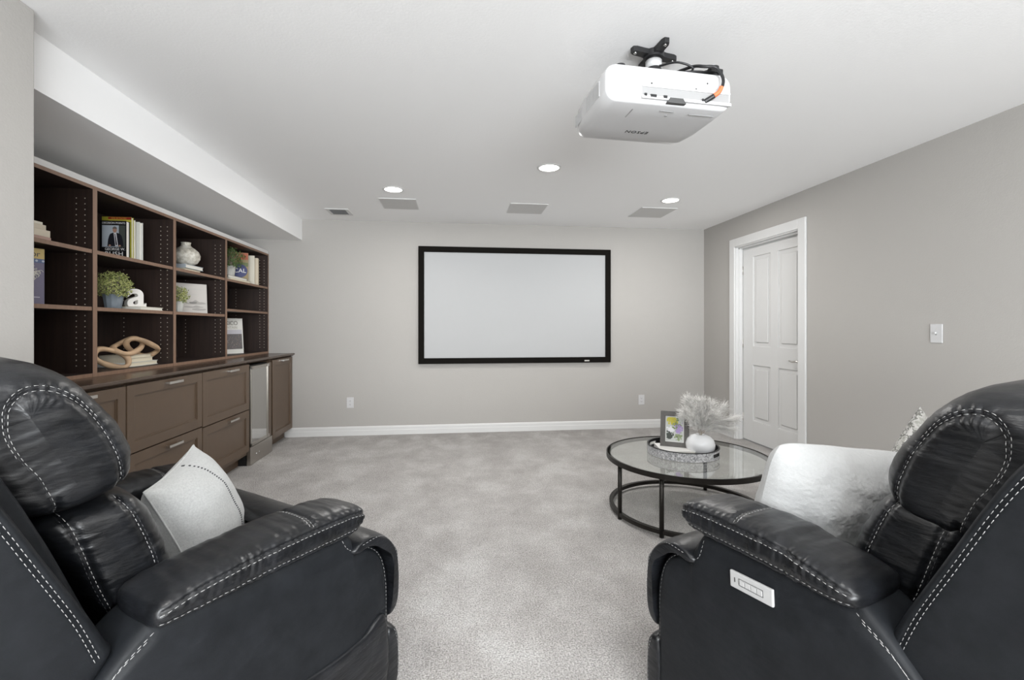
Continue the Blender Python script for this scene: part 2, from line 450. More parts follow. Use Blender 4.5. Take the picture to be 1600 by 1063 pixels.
# in-ceiling speakers and vent
for (x0, x1, y0_, y1_, lab) in ((-.727, -.38, 4.488, 4.87, 'grey rectangular ceiling speaker grille beside the left ceiling light and vent'),
                              (.525, .90, 4.52, 4.905, 'grey rectangular ceiling speaker grille above the middle of the screen'),
                              (1.862, 2.236, 4.52, 4.917, 'grey rectangular ceiling speaker grille nearest the white door')):
    t = thing('ceiling_speaker', ((x0 + x1) / 2, (y0_ + y1_) / 2, H), lab, 'speaker', 'ceiling speakers above the screen wall')
    MB().box(x0 + .006, x1 - .006, y0_ + .006, y1_ - .006, H - .007, H - .0005, bev=.002).build('grille', M['speaker'], t)
    m_ = MB()
    m_.box(x0, x1, y0_, y0_ + .006, H - .006, H - .0005); m_.box(x0, x1, y1_ - .006, y1_, H - .006, H - .0005)
    m_.box(x0, x0 + .006, y0_ + .006, y1_ - .006, H - .006, H - .0005); m_.box(x1 - .006, x1, y0_ + .006, y1_ - .006, H - .006, H - .0005)
    m_.build('frame', M['trim'], t)
t = thing('ceiling_vent', (-1.215, 5.06, H), 'small white rectangular ceiling air vent in the corner near the soffit', 'vent')
m_ = MB(); x0, x1, y0_, y1_ = -1.33, -1.10, 4.94, 5.20
for a in ((x0, x1, y0_, y0_ + .035), (x0, x1, y1_ - .035, y1_), (x0, x0 + .035, y0_ + .035, y1_ - .035), (x1 - .035, x1, y0_ + .035, y1_ - .035)):
    m_.box(a[0], a[1], a[2], a[3], H - .008, H - .0005, bev=.002)
m_.build('frame', M['trim'], t)
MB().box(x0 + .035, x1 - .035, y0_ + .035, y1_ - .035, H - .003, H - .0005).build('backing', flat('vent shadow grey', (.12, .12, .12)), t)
m_ = MB()
for k in range(9):
    yy = y0_ + .048 + k * .0205
    m_.box(x0 + .035, x1 - .035, -.008, .008, -.0008, .0008, mat=Matrix.Translation((0, yy, H - .007)) @ Matrix.Rotation(R(35), 4, 'X'))
m_.build('slats', M['grey_plastic'], t)

# ------------------------------------------------------------------ projection screen
sx0, sx1, sz0, sz1 = -.432, 1.845, .806, 2.16
t = thing('projection_screen', ((sx0 + sx1) / 2, Y_B, sz0), 'wide blank projection screen with black frame on the back wall', 'screen')
fw = .066
m_ = MB()
m_.box(sx0, sx1, Y_B - .045, Y_B - .012, sz0, sz0 + fw, bev=.004); m_.box(sx0, sx1, Y_B - .045, Y_B - .012, sz1 - fw, sz1, bev=.004)
m_.box(sx0, sx0 + fw, Y_B - .0455, Y_B - .012, sz0 + .002, sz1 - .002, bev=.004); m_.box(sx1 - fw, sx1, Y_B - .0455, Y_B - .012, sz0 + .002, sz1 - .002, bev=.004)
m_.build('screen_frame', M['velvet'], t)
MB().box(sx0 + fw - .01, sx1 - fw + .01, Y_B - .03, Y_B - .02, sz0 + fw - .01, sz1 - fw + .01).build('screen_surface', M['screen'], t)
m_ = MB()
for xx in (sx0 + .3, sx1 - .3): m_.box(xx, xx + .12, Y_B - .02, Y_B - .0005, sz1 - .09, sz1 - .05)
m_.box(sx0 + .02, sx1 - .02, Y_B - .02, Y_B - .0005, sz0 + .03, sz0 + .05)
m_.each('wall_bracket', M['grey_plastic'], t)
MB().box(sx1 - .325, sx1 - .265, Y_B - .0475, Y_B - .045, sz0 + .016, sz0 + .031, bev=.0008).build('badge', M['nickel'], t)

# outlets, switch
def plate(name, label, cat, face, kind):
    """face: matrix with x right, y up, z out of the wall"""
    t = thing(name, tuple(face.translation), label, cat, 'wall outlets low on the back wall' if kind == 'o' else None)
    MB().box(-.0375, .0375, -.06, .06, 0, .006, bev=.002, mat=face).build('cover_plate', M['white_plastic'], t)
    if kind == 'o':
        for s in (-1, 1):
            rc = MB().box(-.017, .017, s * .02 - .0145, s * .02 + .0145, .006, .008, bev=.0008, mat=face).build('receptacle', M['white_plastic'], t)
            q = MB()
            for x in (-.006, .006): q.box(x - .0012, x + .0012, s * .02 - .002, s * .02 + .006, .008, .0083, mat=face)
            q.box(-.002, .002, s * .02 - .009, s * .02 - .005, .008, .0083, mat=face)
            q.each('slot', M['black'], rc)
    else:
        MB().box(-.005, .005, -.011, .011, .006, .0075, mat=face).build('toggle_slot', M['grey_plastic'], t)
        MB().box(-.004, .004, -.002, .010, .006, .019, bev=.0015, mat=face).build('toggle', M['white_plastic'], t)
        q = MB()
        for z in (-.03, .03): q.tube([face @ Vector((0, z, .006)), face @ Vector((0, z, .0068))], .003, 10)
        q.each('screw', M['nickel'], t)
plate('wall_outlet', 'white double outlet low on the back wall toward the cabinets', 'outlet', frame_m((-1.194, Y_B, .373), (1, 0, 0), (0, 0, 1)), 'o')
plate('wall_outlet', 'white double outlet low on the back wall behind the coffee table', 'outlet', frame_m((2.244, Y_B, .343), (1, 0, 0), (0, 0, 1)), 'o')
plate('light_switch', 'white light switch alone on the right wall past the door', 'switch', frame_m((X_R, 2.648, 1.187), (0, -1, 0), (0, 0, 1)), 's')

# ------------------------------------------------------------------ projector
PX0, PX1, PY0, PY1, PZ0, PZ1 = .553, 1.09, 1.75, 2.17, 2.098, 2.243
t = thing('projector', ((PX0 + PX1) / 2, (PY0 + PY1) / 2, PZ0), 'white video projector hanging upside down from a black ceiling mount', 'projector')
def rrect(x0, x1, z0, z1, r, n=8):
    pts = []
    for cx, cz, a0 in ((x1 - r, z1 - r, 0), (x0 + r, z1 - r, 90), (x0 + r, z0 + r, 180), (x1 - r, z0 + r, 270)):
        for k in range(n + 1):
            a = R(a0 + 90 * k / n); pts.append((cx + r * math.cos(a), cz + r * math.sin(a)))
    return pts
def rring(x0, x1, z0, z1, r, y): return [(x, y, z) for x, z in rrect(x0, x1, z0, z1, r)]
m_ = MB()
def ins(d, y, r=.045): return rring(PX0 + d, PX1 - d, PZ0 + d * .7, PZ1 - d * .7, max(r - d * .5, .02), y)
rings = [ins(.012, PY0), ins(.004, PY0 + .004), ins(0, PY0 + .012), ins(-.004, PY0 + .1), ins(-.004, PY0 + .25), ins(.004, PY1 - .08), ins(.02, PY1 - .03), ins(.05, PY1 - .005), ins(.07, PY1)]
m_.rings(rings)
body = autosmooth(m_.build('body', M['white_plastic'], t), 50)
m_ = MB(); r0 = rring(PX0 + .014, PX1 - .014, PZ0 + .011, PZ1 - .011, .036, PY0 - .0005)
r1 = rring(PX0 + .018, PX1 - .018, PZ0 + .015, PZ1 - .015, .033, PY0 - .004)
m_.rings([r0, r1]); m_.build('rear_cover', M['white_plastic'], t)
yb = PY0 - .004
m_ = MB(); m_.box(.70, 1.075, yb - .0012, yb, PZ0 + .02, PZ0 + .062, bev=.0005)
rp = m_.build('port_recess', M['grey_plastic'], t)
m_ = MB(); m_.box(.695, 1.08, yb - .010, yb, PZ0 + .014, PZ0 + .026, bev=.002); m_.box(.695, 1.08, yb - .004, yb, PZ0 + .062, PZ0 + .07, bev=.001)
m_.build('port_sill', M['white_plastic'], t)
m_ = MB()
for x0_, x1_, z in ((.705, .715, .028), (.73, .755, .026), (.785, .8, .026), (.95, .957, .028)): m_.box(x0_, x1_, yb - .012, yb - .008, PZ0 + z - .006, PZ0 + z + .004)
for x, z in ((.74, .078), (.93, .073), (.98, .1)): m_.tube([(x, yb - .001, PZ0 + z), (x, yb + .003, PZ0 + z)], .0035, 8)
m_.each('port', M['black'], t)
m_ = MB()
m_.rings([[(.80, yb - .012, PZ0 + .004), (.88, yb - .012, PZ0 + .004), (.868, yb - .012, PZ0 + .024), (.812, yb - .012, PZ0 + .024)],
          [(.80, yb + .004, PZ0 + .004), (.88, yb + .004, PZ0 + .004), (.868, yb + .004, PZ0 + .024), (.812, yb + .004, PZ0 + .024)]])
m_.build('rear_latch', flat('dark grey plastic', (.06, .06, .06)), t)
# side grilles
m_ = MB()
for k in range(16):
    y = PY0 + .06 + k * .009; m_.box(PX0 - .0055, PX0 - .002, y, y + .004, PZ0 + .04, PZ0 + .10)
m_.build('vent_grille', flat('light grey grille', (.42, .42, .42)), t)
m_ = MB()
for k in range(12):
    y = PY0 + .25 + k * .009; m_.box(PX0 - .003, PX0 - .0, y, y + .004, PZ0 + .04, PZ0 + .09)
m_.build('front_vent_grille', flat('light grey grille', (.42, .42, .42)), t)
zb = PZ0
text_mesh('brand_lettering', 'EPSON', .032, M['black'], frame_m((.80, 2.0, PZ0 - .0035), (-1, 0, 0), (0, 1, 0)), t, ext=.0006, space=1.15)
m_ = MB(); m_.box(.80, .86, 1.792, 1.796, PZ0 - .004, PZ0 - .002); m_.box(.93, 1.04, 1.80, 1.804, PZ0 - .004, PZ0 - .002)
m_.tube([(.845, 1.83, PZ0 - .0045), (.845, 1.83, PZ0 - .002)], .006, 10); m_.box(.685, .688, 1.80, 1.87, PZ0 - .004, PZ0 - .002)
m_.each('underside_mark', M['grey_plastic'], t)
for (x, y) in ((.64, 1.83), (1.0, 1.83)): pass
MB().tube([(.82, PY1 - .01, 2.185), (.82, PY1 + .015, 2.185)], .035, 28).build('lens_barrel', M['black'], t, True)
t.rotation_euler.z = R(4)
# mount
mt = thing('ceiling_mount', (.85, 1.95, PZ1), 'black spider-arm ceiling mount with cables above the white projector', 'mount')
m_ = MB()
c0 = Vector((.865, 1.975, H - .012))
def arm(m_, p, q, w0, w1, th):
    p, q = Vector(p), Vector(q); d = (q - p).normalized(); s = Vector((-d.y, d.x, 0)).normalized() if abs(d.z) < .9 else Vector((1, 0, 0))
    up = Vector((0, 0, th / 2)); rr = []
    for c, w_ in ((p, w0), (p.lerp(q, .5), (w0 + w1) * .42), (q - d * w1 * .5, w1), (q, w1 * .6)):
        rr.append([c + s * w_ / 2 - up, c + s * w_ / 2 + up, c - s * w_ / 2 + up, c - s * w_ / 2 - up])
    m_.rings(rr)
ends = [(.755, 1.945), (.875, 1.862), (.975, 1.995), (.85, 2.09)]
for ex, ey in ends: arm(m_, c0, (ex, ey, H - .012), .05, .034, .022)
m_.tube([c0 + Vector((0, 0, .01)), c0 - Vector((0, 0, .02))], .045, 24)
autosmooth(m_.build('ceiling_plate', M['black'], mt), 40)
m_ = MB()
for ex, ey in ends: m_.tube([(ex + (c0.x - ex) * .14, ey + (c0.y - ey) * .14, H - .0225), (ex + (c0.x - ex) * .14, ey + (c0.y - ey) * .14, H - .0265)], .0075, 12)
m_.each('plate_screw', M['chrome'], mt, True)
m_ = MB(); m_.tube([c0 - Vector((0, 0, .02)), c0 - Vector((0, 0, .065)), c0 - Vector((0, 0, .11))], [.032, .033, .038], 24)
autosmooth(m_.build('drop_column', M['black'], mt), 40)
m_ = MB(); m_.tube([c0 - Vector((0, 0, .028)), c0 - Vector((0, 0, .062))], .0352, 24); m_.build('white_label', flat('silver label', (.5, .5, .5)), mt, True)
m_ = MB()
hub = Vector((.865, 1.945, PZ1 + .045))
m_.box(.78, .95, 1.88, 2.01, PZ1 + .03, PZ1 + .06, bev=.006)
for ex, ey in ((.66, 1.83), (1.045, 1.80), (.70, 2.08), (1.03, 2.08)):
    arm(m_, (hub.x, hub.y, PZ1 + .035), (ex, ey, PZ1 + .022), .045, .038, .02)
    m_.tube([(ex, ey, PZ1 - .002), (ex, ey, PZ1 + .045)], .021, 14)
autosmooth(m_.build('projector_bracket', M['black'], mt), 40)
m_ = MB()
m_.tube([(.66, 1.83, PZ1 + .003), (.66, 1.83, PZ1 + .013)], .0225, 16)
m_.build('spacer', M['chrome'], mt, True)
# cables
t = thing('projector_cable', (1.03, 1.76, 2.12), 'black projector cable with orange tape looping down to the rear ports', 'cable')
def bez(pts, n=10):
    pts = [Vector(p) for p in pts]; out = []
    P = [pts[0]] + pts + [pts[-1]]
    for i in range(1, len(P) - 2):
        a, b_, c_, d = P[i - 1], P[i], P[i + 1], P[i + 2]
        for k in range(n):
            u = k / n
            out.append(.5 * ((2 * b_) + (c_ - a) * u + (2 * a - 5 * b_ + 4 * c_ - d) * u * u + (3 * b_ - a - 3 * c_ + d) * u ** 3))
    out.append(pts[-1]); return out
MB().tube(bez([(.90, 1.90, 2.30), (.95, 1.80, 2.285), (.98, 1.752, 2.262), (1.025, 1.745, 2.255), (1.048, 1.735, 2.205), (1.03, 1.735, 2.155), (.978, 1.752, 2.122)]), .0062, 10).build('cable', M['black'], t, True)
MB().tube(bez([(1.040, 1.734, 2.175), (1.03, 1.735, 2.155), (1.012, 1.740, 2.142)]), .0085, 12).build('orange_tape', M['orange'], t, True)
MB().tube(bez([(1.012, 1.740, 2.141), (.978, 1.752, 2.121)]), .0095, 12).build('plug', M['black'], t, True)
t = thing('power_cable', (.93, 1.85, 2.27), 'thin black cable lying coiled across the top of the projector', 'cable')
MB().tube(bez([(.84, 1.86, 2.315), (.89, 1.80, 2.30), (.95, 1.79, 2.275), (.93, 1.82, 2.262), (.87, 1.82, 2.262), (.90, 1.79, 2.255), (1.0, 1.79, 2.262), (1.07, 1.83, 2.262)]), .0045, 8).build('cable', M['black'], t, True)
m_ = MB(); m_.box(-.03, .03, -.012, .012, -.008, .008, bev=.003, mat=Matrix.Translation((1.04, 1.78, 2.262)) @ Matrix.Rotation(R(12), 4, 'Z')); m_.build('connector', M['black'], t)

# ------------------------------------------------------------------ bookcase
BX, BXB = -2.07, X_L + .002         # front and back planes
Z0, Z1 = .9405, 2.04
t = thing('bookcase', ((BX + BXB) / 2, 3.8, Z0), 'dark walnut open bookcase with peg holes standing on the long worktop', 'bookcase')
wm = [M['wood'], M['edge']]
DIV = [2.962, 3.73, 4.51]
Y0B, Y1B = 2.2, 5.474
def panel(name, y0, y1, z0, z1, x0=BXB, x1=BX, par=None): return MB().box(x0, x1, y0, y1, z0, z1, front=1).build(name, wm, par or t)
pans = []
for yc in DIV: pans.append((panel('divider', yc - .017, yc + .017, Z0, Z1 - .02), yc))
sp0 = panel('side_panel', Y0B, Y0B + .02, Z0, Z1); sp1 = panel('side_panel', Y1B - .02, Y1B, Z0, Z1)
panel('top_panel', Y0B + .02, Y1B - .02, Z1 - .02, Z1)
MB().box(BXB, BXB + .008, Y0B + .02, Y1B - .02, Z0 + .02, Z1 - .02).build('back_panel', M['wood'], t)
MB().box(BXB + .01, BX - .004, Y0B, Y1B, Z1, Z1 + .034).build('scribe_strip', M['trim'], t)
bays = [(Y0B + .02, DIV[0] - .017), (DIV[0] + .017, DIV[1] - .017), (DIV[1] + .017, DIV[2] - .017), (DIV[2] + .017, Y1B - .02)]
for k, (a, b_) in enumerate(bays):
    panel('shelf', a, b_, Z0, Z0 + .022, BXB + .008, BX - .001)
    for z in ((1.322, 1.651) if k < 3 else (1.375, 1.651)):
        panel('shelf', a, b_, z, z + .022, BXB + .008, BX - .004)
def holes(y, sgn, par):
    m_ = MB()
    for x in (BX - .04, BX - .085, BXB + .075):
        z = Z0 + .065
        while z < Z1 - .05:
            for k in (0,):
                c = Vector((x, y, z)); ring = [(x + .0034 * math.cos(q * PI / 4), y + sgn * .0008, z + .0034 * math.sin(q * PI / 4)) for q in range(8)]
                m_.add(ring, [tuple(range(8)) if sgn < 0 else tuple(range(8))[::-1]])
            z += .032
    tag(m_.build('peg_holes', flat('brass peg sleeve', (.60, .54, .46)), par), kind='stuff')
for o, yc in pans: holes(yc - .017, -1, o); holes(yc + .017, 1, o)
holes(Y0B + .02, 1, sp0); holes(Y1B - .02, -1, sp1)

# ------------------------------------------------------------------ worktop and base units
CX1 = -1.795
t = MB()
prof = [(X_L + .001, .905), (CX1 - .03, .905), (CX1 - .02, .91), (CX1 - .012, .918), (CX1 - .003, .921), (CX1, .926), (CX1, .936), (CX1 - .004, .94), (X_L + .001, .94)]
t.rings([[(x, y, z) for x, z in prof] for y in (2.05, Y_B - .001)])
wt = autosmooth(t.build('worktop', M['top']), 30)
tag(wt, 'long glossy dark brown worktop running over the base cabinets', 'worktop')
FX = -1.835
def front_panel(par, name, y0, y1, z0, z1, handle=None, label=None):
    m_ = MB(); fr = .062
    m_.box(FX, FX + .012, y0, y1, z0, z1)
    m_.box(FX + .002, FX + .022, y0, y0 + fr, z0, z1, bev=.002); m_.box(FX + .002, FX + .022, y1 - fr, y1, z0, z1, bev=.002)
    m_.box(FX + .002, FX + .0218, y0 + fr - .002, y1 - fr + .002, z1 - fr, z1, bev=.002); m_.box(FX + .002, FX + .0218, y0 + fr - .002, y1 - fr + .002, z0, z0 + fr, bev=.002)
    # inner ogee step
    g = fr + .008
    m_.box(FX + .002, FX + .016, y0 + fr - .002, y0 + g, z0 + fr - .002, z1 - fr + .002, bev=.002); m_.box(FX + .002, FX + .016, y1 - g, y1 - fr + .002, z0 + fr - .002, z1 - fr + .002, bev=.002)
    m_.box(FX + .002, FX + .016, y0 + g, y1 - g, z1 - g, z1 - fr + .002, bev=.002); m_.box(FX + .002, FX + .016, y0 + g, y1 - g, z0 + fr - .002, z0 + g, bev=.002)
    o = m_.build(name, M['cab'], par)
    if handle:
        hy, hz, hl = handle; h = MB(); x = FX + .022
        h.box(x + .022, x + .03, hy - hl / 2, hy + hl / 2, hz - .008, hz + .008, bev=.0015)
        for s in (-1, 1): h.box(x - .001, x + .023, hy + s * (hl / 2 - .012) - .005, hy + s * (hl / 2 - .012) + .005, hz - .006, hz + .006)
        h.build('handle', M['nickel'], o)
    return o
def unit(name, y0, y1, label, cat='cabinet', legs=True):
    t = thing(name, ((X_L + FX) / 2, (y0 + y1) / 2, 0), label, cat)
    m_ = MB(); m_.box(X_L + .002, FX - .002, y0, y1, .1, .9045)
    m_.build('body', M['cab'], t)
    MB().box(X_L + .002, FX - .075, y0, y1, .0005, .1).build('toe_kick', M['cab'], t)
    return t
u = unit('base_cabinet', 2.062, 2.819, 'brown base cabinet mostly hidden behind the nearest black recliner headrest')
front_panel(u, 'door', 2.45, 2.816, .105, .9, (2.52, .88, .10)); front_panel(u, 'door', 2.065, 2.447, .105, .9, (2.2, .88, .13))
u = unit('drawer_cabinet', 2.822, 3.60, 'brown cabinet with two wide deep drawers, left of the narrower drawer cabinet')
front_panel(u, 'drawer', 2.826, 3.597, .515, .9, (3.24, .876, .15)); front_panel(u, 'drawer', 2.826, 3.597, .108, .508, (3.24, .474, .15))
u = unit('drawer_cabinet', 3.603, 4.372, 'brown cabinet with two drawers beside the wine cooler')
front_panel(u, 'drawer', 3.606, 4.369, .505, .9, (4.04, .876, .15)); front_panel(u, 'drawer', 3.606, 4.369, .135, .498, (4.04, .472, .15))
u['label'] = 'brown cabinet with two drawers, directly left of the glass wine cooler'
t = thing('wine_cooler', (-2.15, 4.62, 0), 'built-in glass-door wine cooler with steel frame between brown cabinets', 'wine cooler')
MB().box(X_L + .002, FX - .002, 4.376, 4.868, .001, .885).build('body', M['black'], t)
m_ = MB(); a, b_ = 4.38, 4.80
m_.box(FX, FX + .03, a, a + .022, .165, .88, bev=.002); m_.box(FX, FX + .03, b_ - .06, b_ - .035, .165, .88, bev=.002)
m_.box(FX, FX + .03, a, b_, .1652, .195, bev=.002); m_.box(FX, FX + .03, a, b_, .852, .8798, bev=.002)
dd = m_.build('door', M['steel'], t)
MB().box(FX + .008, FX + .026, a + .02, b_ - .058, .19, .856).build('glass_pane', M['smoked'], dd)
m_ = MB(); m_.box(FX, FX + .02, b_ - .035, b_, .1656, .8796); m_.build('dark_gap_strip', M['black'], dd)  # black strip stands in for the shaded gap of the handle recess
m_ = MB(); m_.box(FX + .02, FX + .034, b_ - .052, b_ - .040, .166, .879, bev=.002); m_.build('handle', M['steel'], dd)
m_ = MB(); m_.box(FX - .01, FX + .028, 4.376, 4.868, .004, .16, bev=.002); g = m_.build('kick_grille', M['steel'], t)
m_ = MB()
for y in (4.5, 4.56): m_.tube([(FX + .027, y, .08), (FX + .031, y, .08)], .008, 10)
m_.each('kick_screw', M['chrome'], g, True)
MB().box(FX - .0, FX + .02, 4.802, 4.868, .1605, .885).build('side_filler', M['cab'], t)
u = unit('base_cabinet', 4.872, 5.478, 'brown single-door base cabinet at the back wall end of the row')
front_panel(u, 'door', 4.90, 5.455, .108, .9, (5.19, .882, .16))

# ------------------------------------------------------------------ books
def book(name, label, mat4, w_, l_, th, cover, pages=None, group=None, cat='book', spine_open=False):
    """flat book: x = spine(0)..fore-edge(w_), y = 0..l_, z = thickness, placed by mat4"""
    t = thing(name, (0, 0, 0), label, cat, group, mat=mat4)
    c = min(.003, th * .15)
    m_ = MB(); m_.box(0, w_, 0, l_, 0, c); m_.box(0, w_, 0, l_, th - c, th); m_.box(0, c, 0, l_, c, th - c)
    m_.build('cover', cover, t, local=True)
    m_ = MB(); m_.box(c, w_ - .004, .004, l_ - .004, c, th - c); m_.build('pages', pages or M['paper'], t, local=True)
    return t
def T(x, y, z, rz=0): return Matrix.Translation((x, y, z)) @ Matrix.Rotation(R(rz), 4, 'Z')
# column 1: flat stack on the upper shelf (fore-edges to the room)
G1 = 'flat book stack on the leftmost upper shelf'
zz = 1.6735
for k, (w_, l_, th, col, dy, lab) in enumerate([(.2, .28, .022, (.42, .27, .22), .0, 'thin book with pinkish cover at the bottom of the leftmost stack'),
                                  (.2, .28, .034, (.60, .53, .42), -.005, 'thick cream book in the middle of the leftmost stack'),
                                  (.19, .25, .024, (.55, .48, .38), -.03, 'smaller cream book second from top of the leftmost stack'),
                                  (.18, .23, .012, (.66, .62, .52), -.05, 'thinnest pale book topmost of the leftmost stack')]):
    m4 = T(-2.115, 2.725 + dy, zz, 180)
    book('book', lab, m4 @ Matrix.Translation((0, 0, 0)), w_, l_, th, flat('stack cover %d' % k, col), M['paper'], G1)
    zz += th + .0004
# column 1: tall purple book standing, cover to the room
def standing(name, label, org, xdir, w_, h_, th, cover, pages=None, group=None, lean=0):
    """standing book; cover plane spans xdir (world, horizontal) and up; front cover normal = xdir x up"""
    x = Vector(xdir).normalized(); up = Vector((0, 0, 1)); n = x.cross(up).normalized()
    m4 = frame_m(org, x, up)
    if lean: m4 = m4 @ Matrix.Rotation(R(lean), 4, 'X')
    m4 = m4 @ Matrix.Translation((0, 0, -th))
    return book(name, label, m4, w_, h_, th, cover, pages, group), m4
def on_cover(t, m4, th, name, x0, x1, y0, y1, mat, lift=.0006):
    inv = basis(t).inverted()
    return MB().box(x0, x1, y0, y1, th, th + lift).build(name, mat, t, local=True)
def cover_text(t, m4, th, s, x, y, size, mat, name='title', lift=.0009, space=1, align='CENTER', sx=1):
    mm = m4 @ Matrix.Translation((x, y, th + lift)) @ Matrix.Diagonal((sx, 1, 1, 1))
    o = text_mesh(name, s, size, mat, mm, t, ext=.0003, space=space, align=align)
    return o
XS = (-.42, -.9)
th = .03
t, m4 = standing('book', 'tall purple hardback with yellow top band standing at the leftmost shelf', (-2.22, 2.462, 1.3445), (.36, 1, 0), .26, .288, th, flat('dusty purple cover', (.16, .145, .22)), M['paper'])
on_cover(t, m4, th, 'yellow_band', 0, .26, .235, .288, flat('muted yellow', (.55, .42, .16)))
on_cover(t, m4, th, 'blue_border', 0, .26, .214, .235, flat('pattern blue', (.09, .13, .25)))
cover_text(t, m4, th, 'nor', .212, .258, .04, flat('ink', (.03, .03, .05)))
m_ = MB()
for k in range(9): m_.tube([m4 @ Vector((.03 + k * .028, .2245, th + .0006)), m4 @ Vector((.03 + k * .028, .2245, th + .0012))], .006, 8)
m_.build('border_dots', flat('pale blue', (.45, .5, .6)), t)
rng = random.Random(3); m_ = MB()
for k in range(26):
    a = rng.uniform(0, 2 * PI); r = rng.uniform(.004, .034); cx, cy = .215 + r * math.cos(a), .165 + r * math.sin(a) * 1.1
    q = [m4 @ Vector((cx + .010 * math.cos(s_ / 7 * PI * 1.5 + a), cy + .010 * math.sin(s_ / 7 * PI * 1.5 + a), th + .0012)) for s_ in range(8)]
    m_.tube(q, .0012, 5)
m_.build('white_flourish', flat('warm white', (.7, .68, .62)), t)
m_ = MB(); m_.box(.13, .24, .035, .039, th, th + .0008, mat=m4); m_.box(.13, .215, .022, .025, th, th + .0008, mat=m4); m_.build('subtitle_lines', flat('lilac white', (.6, .58, .66)), t)

# column 2, upper shelf: row of upright books, covers towards the camera, fore-edges to the room
GU = 'upright books on the upper shelf of the second bay'
def rowbook(label, y, xfront, w_, h_, th, cover, pages, z=1.6735, yaw=0):
    # front cover faces -Y; spine towards the back (-X), fore-edge to the room
    return standing('book', label, (xfront - w_, y, z), (1, yaw, 0), w_, h_, th, cover, pages, GU)
th = .034
t, m4 = rowbook('black hardback with a suited man on the cover, front of the upright row', 3.265, -2.10, .155, .235, th, flat('black jacket', (.008, .008, .009), .3), M['whitepaper'])
on_cover(t, m4, th, 'cover_photo', .014, .150, .066, .205, flat('pale blue grey photo', (.42, .47, .52)))
on_cover(t, m4, th, 'photo_backdrop', .112, .150, .066, .205, flat('photo dark green', (.06, .07, .06)), .0008)
suit = flat('navy suit', (.008, .009, .014)); skin = flat('skin tone', (.42, .24, .17)); sh = flat('shirt white', (.7, .7, .72))
def poly(t, m4, th, name, pts, mat, lift): return mk(name, [m4 @ Vector((x, y, th + lift)) for x, y in pts] , [tuple(range(len(pts)))], mat, t)
poly(t, m4, th, 'suit', [(.045, .07), (.05, .115), (.055, .135), (.062, .15), (.08, .158), (.10, .158), (.12, .15), (.13, .135), (.138, .10), (.14, .07)], suit, .0012)
poly(t, m4, th, 'shirt', [(.092, .072), (.108, .072), (.098, .158), (.082, .158)], sh, .0015)
poly(t, m4, th, 'tie', [(.094, .082), (.099, .074), (.103, .082), (.092, .152), (.088, .152)], suit, .0018)
poly(t, m4, th, 'head', [(.089 + .0125 * math.cos(a * PI / 8), .176 + .019 * math.sin(a * PI / 8)) for a in range(16)], skin, .0016)
poly(t, m4, th, 'hair', [(.089 + .0135 * math.cos(a * PI / 8), .182 + .0155 * math.sin(a * PI / 8)) for a in range(0, 9)], flat('grey hair', (.16, .14, .12)), .0019)
poly(t, m4, th, 'hand', [(.06 + .007 * math.cos(a * PI / 4), .076 + .006 * math.sin(a * PI / 4)) for a in range(8)], skin, .0019)
poly(t, m4, th, 'hand', [(.118 + .007 * math.cos(a * PI / 4), .074 + .006 * math.sin(a * PI / 4)) for a in range(8)], skin, .0019)
wt_ = flat('title white', (.78, .78, .78))
cover_text(t, m4, th, 'DECISION POINTS', .082, .219, .0165, wt_, 'title')
cover_text(t, m4, th, 'GEORGE W.', .09, .052, .022, wt_, 'author')
cover_text(t, m4, th, 'BUSH', .084, .022, .038, wt_, 'author', sx=1.1, space=1.1)
t, m4 = rowbook('olive green hardback with a red strip, tallest behind the black hardback', 3.305, -2.095, .175, .268, .022, flat('olive jacket', (.33, .31, .03)), M['whitepaper'])
th = .022
on_cover(t, m4, th, 'red_strip', .038, .175, .252, .267, flat('dark red', (.25, .02, .012)))
cover_text(t, m4, th, 'TIME BETRAYED', .1, .2585, .013, flat('strip gold', (.55, .3, .05)), 'title')
on_cover(t, m4, th, 'olive_label', .04, .175, .238, .249, flat('yellow label', (.5, .44, .05)))
rowbook('white paperback between the olive book and the thick white book', 3.332, -2.10, .17, .258, .02, flat('white jacket b', (.62, .60, .50)), M['whitepaper'])
rowbook('thick white hardback, widest cream page edge in the upright row', 3.385, -2.095, .17, .255, .034, flat('white jacket c', (.70, .70, .66)), M['whitepaper'])
t, m4 = rowbook('thin white booklet, last and shortest of the upright row', 3.402, -2.095, .16, .232, .008, flat('white jacket d', (.74, .74, .72)), M['whitepaper'])

